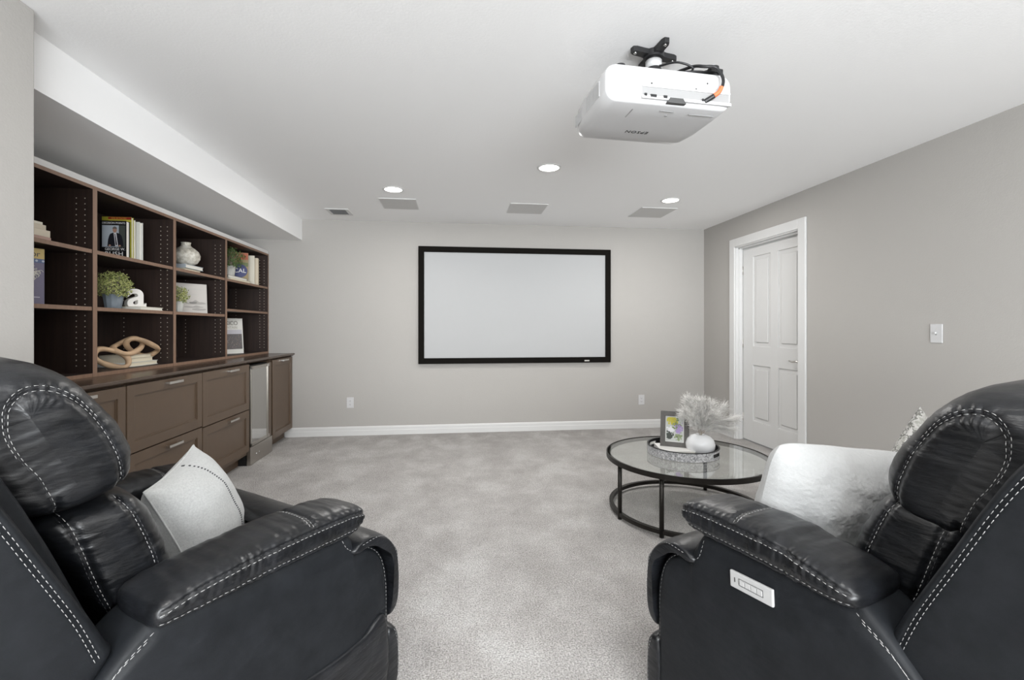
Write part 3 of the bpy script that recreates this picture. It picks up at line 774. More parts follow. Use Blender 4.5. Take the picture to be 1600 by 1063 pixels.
# lathe pots and leafy plants
def plant(name, label, x, y, z, pr, ph, fr, fh, leafmat, potmat, n, seed, leaf=.014, pot_h_rib=True, spread=1.0):
    t = thing(name, (x, y, z), label, 'plant')
    rib = (lambda a: 1 - .06 * abs(math.sin(5.5 * a))) if pot_h_rib else None
    prof = [(.0005, .0005), (pr * .74, .0005), (pr * .78, .006), (pr, ph), (pr * .92, ph), (pr * .88, ph - .012), (.0005, ph - .012)]
    MB().lathe(prof, (x, y, z), 48 if not pot_h_rib else 110, rib=rib).build('pot', potmat, t, True)
    MB().lathe([(.0005, 0), (pr * .87, 0), (pr * .86, .003), (.0005, .006)], (x, y, z + ph - .0125), 24).build('soil', M['soil'], t)
    rg = random.Random(seed); m_ = MB(); st = MB()
    c = Vector((x, y, z + ph + fh * .36))
    for k in range(n):
        d = Vector((rg.gauss(0, 1), rg.gauss(0, 1), rg.gauss(.25, .9))).normalized()
        rad = rg.uniform(.55, 1.0)
        p = c + Vector((d.x * fr * rad * spread, d.y * fr * rad * spread, d.z * fh * .62 * rad))
        if p.z < z + ph * .92: p.z = z + ph * .92 + rg.uniform(0, .01)
        if k % 9 == 0: st.tube([(x + d.x * .01, y + d.y * .01, z + ph - .008), (Vector((x, y, z + ph)) + p) / 2 + Vector((0, 0, .008)), p], .0011, 4)
        for q in range(3):
            nrm = (d + Vector((rg.uniform(-.9, .9), rg.uniform(-.9, .9), rg.uniform(-.5, .9)))).normalized()
            u_ = nrm.orthogonal().normalized(); u_ = Matrix.Rotation(rg.uniform(0, 6.28), 3, nrm) @ u_; v_ = nrm.cross(u_)
            L = leaf * rg.uniform(.7, 1.25); W = L * .42; o_ = p + nrm * rg.uniform(-.005, .005)
            pts = [o_, o_ + u_ * L * .4 + v_ * W * .5, o_ + u_ * L * .8 + v_ * W * .35, o_ + u_ * L + nrm * .002, o_ + u_ * L * .8 - v_ * W * .35, o_ + u_ * L * .4 - v_ * W * .5, o_ + u_ * L * .55 + nrm * .0025]
            m_.add(pts, [(0, 1, 6), (1, 2, 6), (2, 3, 6), (3, 4, 6), (4, 5, 6), (5, 0, 6)])
    st.build('stems', M['stem'], t); m_.build('foliage', leafmat, t)
    return t
plant('potted_plant', 'bushy light green potted plant in blue-grey ribbed pot beside the letter', -2.175, 3.262, 1.3445, .055, .092, .102, .15, M['leaf'], M['pot_grey'], 620, 5, .015)
plant('potted_plant', 'small light green potted plant partly hidden left of the canvas', -2.155, 3.925, 1.3445, .04, .085, .075, .125, M['leaf'], M['pot_white'], 330, 6, .014)

# letter a on a book
t = book('book', 'cream book lying flat under the white letter', T(-2.27, 3.40, 1.3445, 0) @ Matrix.Identity(4), .175, .235, .022, flat('ivory cover', (.62, .58, .48)), M['whitepaper'])
t = thing('letter_ornament', (-2.17, 3.5, 1.367), 'chunky white wooden lowercase letter a standing on a flat book', 'ornament')
text_mesh('letter', 'a', .265, M['white_paint'], frame_m((-2.185, 3.485, 1.367 + .075), (.55, .84, 0), (0, 0, 1)), t, ext=.019, offset=.0035, bev=.002)

# column 2, bottom: three books and carved wooden chain
GB = 'flat books under the wooden chain'
zz = Z0 + .0225
for k, (lab, w_, l_, th, col, dx_, dy_) in enumerate([('white thick book at the bottom of the stack under the chain', .20, .31, .028, (.66, .66, .63), 0, 0),
        ('cream book in the middle of the stack under the chain', .18, .27, .026, (.60, .54, .42), -.01, .005),
        ('thin cream book on top of the stack under the chain', .17, .25, .022, (.62, .56, .45), -.012, .01)]):
    book('book', lab, T(-2.15 + dx_, 3.36 + dy_ + .0, zz, 90) @ Matrix.Translation((0, 0, 0)), l_, w_, th, flat('chain stack %d' % k, col), M['paper'], GB)
    zz += th + .0004
t = thing('wooden_chain', (-2.25, 3.42, zz), 'pale carved wooden chain link ornament draped over flat books', 'ornament')
def link(c, a, b_, rot, name, wob=0):
    pts = []
    for k in range(48):
        q = k * 2 * PI / 48
        v = Vector((a * math.copysign(abs(math.cos(q)) ** .8, math.cos(q)), b_ * math.copysign(abs(math.sin(q)) ** .8, math.sin(q)), wob * math.cos(2 * q)))
        pts.append(Vector(c) + rot @ v)
    MB().tube(pts, [.0165 + .0020 * math.sin(3 * k * 2 * PI / 48) for k in range(48)], 12, loop=True).build(name, M['wood_link'], t, True)
def eul(x, y, z): 
    from mathutils import Euler
    return Euler((R(x), R(y), R(z))).to_matrix()
link((-2.19, 3.275, zz - .012), .10, .052, eul(70, 20, 62), 'chain_link')
link((-2.19, 3.42, zz + .058), .115, .055, eul(28, -18, 92), 'chain_link', .01)
link((-2.17, 3.54, zz + .045), .13, .052, eul(-40, 22, 85), 'chain_link', .01)

# column 3, upper: vase on two books
book('book', 'pale grey book at the bottom of the pair under the stoneware vase', T(-2.135, 3.98, 1.6735, 90), .235, .17, .026, flat('vase book cream', (.60, .57, .46)), M['paper'], 'flat books under the stoneware vase')
book('book', 'blue-grey spined book directly under the stoneware vase', T(-2.125, 3.975, 1.7, 90), .26, .17, .03, flat('vase book grey', (.42, .46, .50)), M['whitepaper'], 'flat books under the stoneware vase')
t = thing('stoneware_vase', (-2.185, 4.09, 1.7305), 'mottled grey cream bulbous vase standing on two flat books', 'vase')
pr = [(.0005, .0005), (.05, .0005), (.085, .02), (.105, .055), (.108, .085), (.095, .118), (.07, .142), (.043, .16), (.035, .172), (.036, .19), (.04, .196), (.034, .196), (.029, .185), (.029, .17), (.0005, .165)]
MB().lathe([(a * .93, b_ * .95) for a, b_ in pr], (-2.185, 4.09, 1.7305), 48).build('body', M['stoneware'], t, True)

# column 3, middle: canvas
t = thing('canvas_picture', (-2.2, 4.2, 1.3445), 'square pale misty landscape canvas leaning in the third bay', 'picture')
cm = frame_m((-2.335, 4.03, 1.345), (.42, .52, 0), (0, 0, 1)) @ Matrix.Rotation(R(-4), 4, 'X')
CWd, CHt = .34, .25
MB().box(0, CWd, 0, CHt, -.018, 0, bev=.002, mat=cm).build('canvas', flat('canvas white', (.56, .53, .50)), t)
def mist(m_, pts): return mk('painted_hills', [cm @ Vector((x, y, .0006)) for x, y in pts], [tuple(range(len(pts)))], m_, t)
g1, g2, g3 = flat('mist light', (.54, .52, .49)), flat('mist mid', (.37, .35, .33)), flat('mist dark', (.22, .21, .20))
def hill(y0, amp, base, x0, x1, mat, seed, z):
    n = 26; up = []; lo = []
    for k in range(n + 1):
        x = x0 + (x1 - x0) * k / n; e = max(0, math.sin(PI * k / n)) ** .5 if (x0 > .005 or x1 < CWd - .005) else 1
        h = noise.noise(Vector((x * 22, seed * 3.1, 0))) * amp + amp * .4
        up.append((x, y0 + h * e)); lo.append((x, base + (y0 - base) * (1 - e) * .8))
    vs = [cm @ Vector((x, y, z)) for x, y in up] + [cm @ Vector((x, y, z)) for x, y in lo]
    mk('painted_hills', vs, [(k, k + 1, n + 2 + k, n + 1 + k)[::-1] for k in range(n)], mat, t)
hill(.088, .02, .07, .002, CWd - .002, g1, 1, .0006)
hill(.086, .024, .074, .17, .33, g2, 2, .0009)
hill(.090, .024, .080, .20, .26, g3, 4, .0012)
hill(.060, .016, .045, .10, CWd - .01, g1, 5, .0012)
hill(.055, .012, .045, .16, CWd - .03, g2, 6, .0015)
hill(.028, .016, .012, .04, .20, g1, 7, .0012)
hill(.035, .012, .022, .22, CWd - .01, g2, 8, .0015)
hill(.205, .01, .195, .05, .33, g1, 9, .0009)
hill(.16, .01, .153, .1, .28, g1, 11, .0009)

# column 4, upper: plant on flat books, upright books
G4 = 'flat books under the dark potted plant'
book('book', 'white book at the bottom of the pair in the far upper bay', T(-2.08, 4.62, 1.6735, 90), .42, .22, .018, flat('fourth cream', (.62, .58, .48)), M['paper'], G4)
book('book', 'grey striped book on top of the pair in the far upper bay', T(-2.095, 4.60, 1.692, 90), .40, .2, .024, flat('fourth grey', (.22, .22, .20)), M['whitepaper'], G4)
plant('potted_plant', 'dark green potted plant in white ribbed pot on flat books', -2.19, 4.82, 1.7165, .062, .105, .145, .19, M['leafd'], M['pot_white'], 520, 8, .017)
th = .03
t, m4 = standing('book', 'orange and blue book with large round blue emblem standing beside the dark plant', (-2.27, 5.0, 1.7165), (1, .42, 0), .17, .27, th, flat('orange green jacket', (.26, .19, .08)), M['whitepaper'])
on_cover(t, m4, th, 'orange_band', .0, .168, .20, .268, flat('orange band', (.42, .09, .03)))
on_cover(t, m4, th, 'green_band', .0, .168, .13, .17, flat('green band', (.10, .13, .03)))
poly(t, m4, th, 'blue_emblem', [(.095 + .068 * math.cos(a * PI / 16), .085 + .068 * math.sin(a * PI / 16)) for a in range(32)], flat('royal blue', (.012, .02, .12)), .0012)
cover_text(t, m4, th, 'CAL', .095, .085, .06, wt_, 'title', lift=.0018)
standing('book', 'cream hardback standing rightmost in the far upper bay', (-2.28, 5.215, 1.6735), (1, .22, 0), .19, .29, .04, flat('cream jacket', (.60, .52, .40)), M['paper'])
standing('book', 'narrow pale book standing between the emblem book and the cream hardback', (-2.28, 5.150, 1.6735), (1, .22, 0), .18, .305, .022, flat('ivory jacket', (.66, .62, .52)), M['whitepaper'])
# column 4, bottom: photo book
th = .025
t, m4 = standing('book', 'tall white photo book with a hillside town cover on the worktop bay', (-2.32, 4.81, Z0 + .0225), (.60, 1, 0), .31, .355, th, flat('photo book white', (.68, .67, .63)), M['whitepaper'], lean=-4)
on_cover(t, m4, th, 'cover_photo', .012, .298, .045, .212, flat('dusk hills', (.13, .12, .12)), .0006)
on_cover(t, m4, th, 'cover_photo_sky', .012, .298, .197, .24, flat('dusk sky', (.50, .49, .53)), .0008)
rg = random.Random(11)
for col, cn, n_ in (((.45, .36, .30), 'house cream', 55), ((.20, .19, .22), 'house grey', 70), ((.32, .20, .14), 'house clay', 40)):
    m_ = MB()
    for k in range(n_):
        x, y, s_ = rg.uniform(.016, .288), rg.uniform(.05, .185), rg.uniform(.002, .008)
        m_.box(x, x + s_, y, y + s_ * .6, th, th + .0012)
    m_.build('town_houses', flat(cn, col), t, local=True)
cover_text(t, m4, th, 'MEXICO', .155, .305, .058, flat('cover ink', (.16, .15, .13)), 'title', sx=.95)
cover_text(t, m4, th, 'MOUNTAIN', .155, .262, .036, flat('cover ink light', (.42, .40, .36)), 'subtitle')

# ------------------------------------------------------------------ coffee table
TC = Vector((1.526, 2.963, 0)); TR = .523; TZ = .379
t = thing('coffee_table', TC, 'round glass-top coffee table with dark bronze metal frame', 'table')
def ringband(m_, r0, r1, z0, z1, seg=96):
    m_.lathe([(r0, z0), (r1, z0), (r1, z1), (r0, z1), (r0, z0)], TC, seg)
m_ = MB()
n = 96; prof = [(TR - .024, TZ - .032), (TR, TZ - .032), (TR, TZ), (TR - .006, TZ), (TR - .008, TZ - .009), (TR - .024, TZ - .011)]
rings = []
for q in range(n + 1):
    a = q * 2 * PI / n; rings.append([(TC.x + r * math.cos(a), TC.y + r * math.sin(a), z) for r, z in prof])
m_.rings(rings, caps=False); autosmooth(m_.build('top_rim', M['bronze'], t), 30)
MB().lathe([(.0005, TZ - .0105), (TR - .0085, TZ - .0105), (TR - .0085, TZ - .0025), (.0005, TZ - .0025)], TC, 96).build('glass_top', M['glass'], t)
m_ = MB(); prof = [(TR - .045, .02), (TR - .02, .02), (TR - .02, .045), (TR - .045, .045)]
rings = []
for q in range(n + 1):
    a = q * 2 * PI / n; rings.append([(TC.x + r * math.cos(a), TC.y + r * math.sin(a), z) for r, z in prof])
m_.rings(rings, caps=False); autosmooth(m_.build('lower_ring', M['bronze'], t), 30)
for a in (-171, -133, -22, 47):
    c = TC + Vector((math.cos(R(a)), math.sin(R(a)), 0)) * (TR - .03)
    MB().tube([(c.x, c.y, 0), (c.x, c.y, TZ - .03)], .0135, 4 if False else 12).build('leg', M['bronze'], t, True)

# tray
YC = Vector((1.516, 2.993, TZ - .0005)); RT = .23
t = thing('serving_tray', YC, 'round silver speckled tray with dark rim on the glass table', 'tray')
zt0 = TZ
seg = 96; m_ = MB()
def ring_pt(r, a, z): return (YC.x + r * math.cos(a), YC.y + r * math.sin(a), zt0 + z)
slots = (R(-52), R(128))
def inslot(a):
    return any(abs((a - s + PI) % (2 * PI) - PI) < .2 for s in slots)
zs = [0, .017, .039, .054]
for q in range(seg):
    a0, a1 = q * 2 * PI / seg, (q + 1) * 2 * PI / seg
    for k in range(3):
        if k == 1 and inslot((a0 + a1) / 2): continue
        m_.add([ring_pt(RT, a0, zs[k]), ring_pt(RT, a1, zs[k]), ring_pt(RT, a1, zs[k + 1]), ring_pt(RT, a0, zs[k + 1])], [(0, 1, 2, 3)], 0)
        m_.add([ring_pt(RT - .008, a0, zs[k]), ring_pt(RT - .008, a1, zs[k]), ring_pt(RT - .008, a1, zs[k + 1]), ring_pt(RT - .008, a0, zs[k + 1])], [(3, 2, 1, 0)], 1)
wall_ = m_.build('side_band', [M['hide'], M['black']], t)
m_ = MB(); m_.lathe([(RT - .009, .053), (RT + .001, .053), (RT + .001, .057), (RT - .009, .057), (RT - .009, .053)], (YC.x, YC.y, zt0), seg); m_.build('rim', M['black'], t)
m_ = MB(); m_.lathe([(.0005, 0), (RT - .0005, 0), (RT - .0005, .005), (.0005, .005)], (YC.x, YC.y, zt0), seg); m_.build('base', M['black'], t)
# book in tray
zb = zt0 + .0055
book('book', 'white book lying inside the round tray under the photo frame', T(1.33, 2.90, zb, -10), .215, .22, .036, flat('tray book', (.70, .69, .67)), M['whitepaper'])
# photo frame
fm = frame_m((1.375, 3.035, zb + .0368), (.87, -.48, 0), (0, 0, 1)) @ Matrix.Rotation(R(-17), 4, 'X')
t = thing('photo_frame', (1.45, 3.02, zb + .0368), 'grey photo frame with a flower picture standing in the tray', 'picture frame')
m_ = MB(); fw_, fh_, b_ = .185, .238, .033
m_.box(0, fw_, 0, b_, -.016, 0, bev=.002, mat=fm); m_.box(0, fw_, fh_ - b_, fh_, -.016, 0, bev=.002, mat=fm)
m_.box(0, b_, b_ - .002, fh_ - b_ + .002, -.016, -.0002, bev=.002, mat=fm); m_.box(fw_ - b_, fw_, b_ - .002, fh_ - b_ + .002, -.016, -.0002, bev=.002, mat=fm)
m_.build('frame', simple('grey wood frame', (.085, .08, .075), .6, bscale=90, bstr=.2, var=.15), t)
m_ = MB(); m_.box(b_ - .001, fw_ - b_ + .001, b_ - .001, fh_ - b_ + .001, -.012, -.008, mat=fm); m_.build('photo_mat', flat('photo border white', (.75, .75, .72)), t)
m_ = MB(); m_.box(b_ + .004, fw_ - b_ - .004, b_ + .004, fh_ - b_ - .004, -.008, -.0075, mat=fm); m_.build('photo', flat('photo pale', (.50, .52, .50)), t)
rg = random.Random(5)
for nm, col, cx, cy, rx, ry, nn in (('green_leaves', (.16, .22, .08), .10, .15, .022, .03, 60), ('dark_leaves', (.03, .04, .03), .062, .075, .022, .026, 70), ('yellow_flowers', (.50, .44, .03), .075, .180, .026, .024, 90), ('white_flowers', (.75, .75, .78), .070, .115, .022, .014, 50), ('purple_flowers', (.34, .24, .50), .118, .125, .020, .030, 60), ('green_leaves', (.20, .25, .12), .12, .065, .02, .02, 40)):
    m_ = MB()
    for k in range(nn):
        px = min(max(cx + rg.gauss(0, .6) * rx, b_ + .012), fw_ - b_ - .012); py = min(max(cy + rg.gauss(0, .6) * ry, b_ + .012), fh_ - b_ - .012); r = rg.uniform(.003, .0075)
        ph = rg.uniform(0, 6); zl = -.0074 + .0002 * len(nm) / 12 + k * .00001
        m_.add([fm @ Vector((px + r * math.cos(ph + j * 1.2566), py + r * math.sin(ph + j * 1.2566), zl)) for j in range(5)], [(0, 1, 2, 3, 4)])
    m_.build(nm, flat('photo ' + nm + str(col[0]), col), t)
m_ = MB(); m_.box(.075, .115, -.15, 0, -.003, 0, mat=fm @ Matrix.Translation((0, .158, -.017)) @ Matrix.Rotation(R(32), 4, 'X')); m_.build('easel_back', M['black'], t)
# white round vase
VC = Vector((1.605, 2.925, zb + .0005))
t = thing('round_vase', VC, 'white glossy round vase in the tray holding dried pampas', 'vase')
pr = [(.0005, .0005), (.045, .0005), (.074, .014), (.091, .045), (.093, .072), (.082, .102), (.058, .124), (.036, .131), (.027, .1335), (.024, .1305), (.024, .112), (.0005, .108)]
MB().lathe(pr, VC, 56).build('body', M['ceramic'], t, True)
# pampas plumes
GP = 'dried pampas plumes in the white round vase'
def plume(dirv, L, label, seed, dens=330, fl=.08):
    rg = random.Random(seed)
    base = VC + Vector((0, 0, .055)); tip = VC + Vector((0, 0, .115)) + Vector(dirv) * L * .88
    t = thing('pampas_stem', base, label, 'dried plant', GP)
    mouth = VC + Vector((dirv[0] * .012, dirv[1] * .012, .13))
    bend = Vector((dirv[0], dirv[1], -.35)).normalized() * .03
    path = bez([base, mouth, mouth.lerp(tip, .45) + Vector((0, 0, .03)), tip], 8)
    MB().tube(path, [.0018 - .0012 * k / len(path) for k in range(len(path))], 5).build('stalk', M['stem'], t)
    m_ = MB(); n = len(path)
    for k in range(dens):
        f = .42 + .58 * (k / dens); i = min(int(f * (n - 1)), n - 2); p = path[i].lerp(path[i + 1], f * (n - 1) - i)
        d = (path[i + 1] - path[i]).normalized(); o1 = Vector((rg.gauss(0, 1), rg.gauss(0, 1), rg.gauss(0, 1))).normalized()
        out = (d * 1.1 + o1 * .75).normalized(); l = fl * rg.uniform(.5, 1.1) * (1.15 - .5 * abs(f - .7))
        side = out.cross(o1).normalized() * .0011; q0 = p; q1 = p + out * l * .5; q2 = p + (out + Vector((0, 0, -.22))).normalized() * l
        m_.add([q0 - side, q0 + side, q1 + side * 1.2, q1 - side * 1.2, q2], [(0, 1, 2, 3), (3, 2, 4)])
        for s_ in range(5):
            b0 = q0.lerp(q2, .3 + .14 * s_); o2 = (out + Vector((rg.gauss(0, .6), rg.gauss(0, .6), rg.gauss(0, .6)))).normalized(); sd = out.cross(o2).normalized() * .0009
            m_.add([b0 - sd, b0 + sd, b0 + o2 * .017], [(0, 1, 2)])
    m_.build('plume', M['pampas'], t)
PL = [((-.45, -.1, .62), .30, 'pampas plume drooping to the left above the photo frame'), ((-.28, .05, .9), .30, 'upright pampas plume leaning slightly left'),
      ((.05, .1, .95), .27, 'upright pampas plume in the middle'), ((.30, 0, .85), .28, 'pampas plume leaning up toward the door'),
      ((.60, .1, .62), .33, 'longest pampas plume arching right toward the door'), ((.78, -.1, .45), .31, 'lower pampas plume arching right'),
      ((.80, -.05, .22), .28, 'lowest pampas plume reaching right over the table'), ((.2, -.3, .75), .24, 'short pampas plume at the front')]
for k, (d, L, lab) in enumerate(PL): plume(Vector(d), L, lab, 20 + k)

# ------------------------------------------------------------------ soft furniture
def smooth_closed(pts, n):
    """Catmull-Rom resample of a closed profile to n evenly spaced points"""
    P = [Vector((a, b_)) for a, b_ in pts]; m = len(P); d = []
    for i in range(m):
        a, b_, c_, e = P[i - 1], P[i], P[(i + 1) % m], P[(i + 2) % m]
        for k in range(12):
            u_ = k / 12
            d.append(.5 * ((2 * b_) + (c_ - a) * u_ + (2 * a - 5 * b_ + 4 * c_ - e) * u_ * u_ + (3 * b_ - a - 3 * c_ + e) * u_ ** 3))
    L = [0]
    for i in range(len(d)): L.append(L[-1] + (d[(i + 1) % len(d)] - d[i]).length)
    out = []; j = 0
    for k in range(n):
        s = L[-1] * k / n
        while L[j + 1] < s: j += 1
        f = (s - L[j]) / max(L[j + 1] - L[j], 1e-9); out.append(d[j].lerp(d[(j + 1) % len(d)], f))
    return out
def seg_close(p, a, b_):
    ab = b_ - a; u_ = max(0, min(1, (p - a).dot(ab) / max(ab.length_squared, 1e-9))); return a + ab * u_
def resample(path, step):
    P = [Vector(p) for p in path]; out = [P[0]]; acc = 0
    for i in range(len(P) - 1):
        L = (P[i + 1] - P[i]).length; s = step - acc
        while s <= L: out.append(P[i].lerp(P[i + 1], s / L)); s += step
        acc = L - (s - step)
    return out
class Soft:
    """inflated cushion: profile in (y,z), spread across u0..u1; local frame (sg*(u), y, z)"""
    def __init__(s, prof, spine, u0, u1, m=3.0, nt=150, na=44, wr=(0, 0, 0, 0), seed=0):
        s.P = smooth_closed(prof, nt); a, b_ = Vector(spine[0]), Vector(spine[1])
        uc, hw = (u0 + u1) / 2, (u1 - u0) / 2; V = []
        e = 2.0 / m
        for j in range(na + 1):
            q = -PI / 2 + PI * j / na
            x = math.copysign(abs(math.sin(q)) ** e, q); k = max(abs(math.cos(q)), 1e-6) ** e
            if j in (0, na): k = .0
            for p in s.P:
                c = seg_close(p, a, b_); r = c + (p - c) * k; V.append(Vector((uc + hw * x, r.x, r.y)))
        F = []
        for j in range(na):
            for i in range(nt):
                i2 = (i + 1) % nt; F.append((j * nt + i, j * nt + i2, (j + 1) * nt + i2, (j + 1) * nt + i))
        s.V, s.F, s.c = V, F, Vector((uc, (a.x + b_.x) / 2, (a.y + b_.y) / 2)); s.seed = seed
        if wr[0]:
            amp, fu, fy, fz = wr
            for v, nrm in zip(V, s.normals()):
                h = noise.noise(Vector((v.x * fu + seed, v.y * fy, v.z * fz)))
                h += .35 * noise.noise(Vector((v.x * fu * 2.3 + 9, v.y * fy * 2.3 + seed, v.z * fz * 2.3)))
                v += nrm * h * amp
    def normals(s):
        N_ = [Vector((0, 0, 0)) for _ in s.V]
        for f in s.F:
            a, b_, c_, d = (s.V[k] for k in f); n = (c_ - a).cross(d - b_)
            for k in f: N_[k] += n
        out = []
        for n in N_: out.append(n.normalized() if n.length > 1e-12 else Vector((0, 0, 0)))
        # orient outward
        k = max(range(len(s.V)), key=lambda i: s.V[i].z)
        if out[k].z < 0: out = [-n for n in out]; s.flip = True
        else: s.flip = False
        return out
    def groove(s, path3, depth=.004, width=.006, gather=.0):
        pts = resample(path3, .004); N_ = s.normals()
        from mathutils.kdtree import KDTree
        kd = KDTree(len(pts))
        for i, p in enumerate(pts): kd.insert(p, i)
        kd.balance()
        for v, n in zip(s.V, N_):
            _, _, d = kd.find(v)
            if d < width * 3.5:
                v -= n * depth * math.exp(-(d / width) ** 2)
            if gather and d < .05:
                _, gi, _ = kd.find(v)
                v += n * gather * math.sin(gi * .004 * 2 * PI / .019 + 3 * noise.noise(Vector((gi * .02, 0, 0)))) * math.exp(-((d - .011) / .014) ** 2) * (.5 + noise.noise(Vector((gi * .05, 5, 0))))
    def bvh(s): return BVHTree.FromPolygons([tuple(v) for v in s.V], s.F)
    def cast(s, pts, d, back=.4):
        b_ = s.bvh(); out = []; d = Vector(d)
        for p in pts:
            hit = b_.ray_cast(Vector(p) - d * back, d)
            if hit[0] is not None: out.append((hit[0], hit[1]))
        return out
    def build(s, name, mat, root, sg, cu):
        V = [Vector((sg * (v.x - cu), v.y, v.z)) for v in s.V]
        F = s.F if (s.flip == (sg < 0)) else [f[::-1] for f in s.F]
        return mk(name, V, F, mat, root, True, local=True)
def stitch(parent, root, hits, sg, cu, r=.0011, dash=.0065, gap=.0032, mat=None, name='stitching', lift=.0012):
    m_ = MB(); pts = []; r *= .72
    for p, n in hits:
        q = Vector((sg * (p.x - cu), p.y, p.z)); nn = Vector((sg * n.x, n.y, n.z)); pts.append((q, nn))
    if len(pts) < 3: return
    L = 0; on = True; cur = [pts[0]]
    def flush(c):
        if len(c) < 2: return
        m_.tube([c[0][0] , c[len(c) // 2][0], c[-1][0]], [r * .7, r, r * .7], 6)
    for i in range(1, len(pts)):
        L += (pts[i][0] - pts[i - 1][0]).length
        if (pts[i][0] - pts[i - 1][0]).length > .03: cur = [pts[i]]; L = 0; on = True; continue
        if on:
            cur.append(pts[i])
            if L >= dash: flush(cur); cur = []; L = 0; on = False
        elif L >= gap: cur = [pts[i]]; L = 0; on = True
    if m_.v: m_.build(name, mat or M['thread'], parent, True, local=True)
def seam(soft, pts, d=(1, 0, 0), depth=.004, width=.006, gather=None):
    """project a polyline on the cushion along d, carve it, return hits for stitches"""
    dense = resample(bez(pts, 8), .0025); h = soft.cast(dense, d)
    if len(h) > 4:
        soft.groove([p for p, n in h], depth, width, (.0014 if depth > .004 else 0) if gather is None else gather); h = soft.cast(dense, d)
    return h
def U(u, pts): return [Vector((u, y, z)) for y, z in pts]
def off(h, dist, d=(1, 0, 0)):
    return h

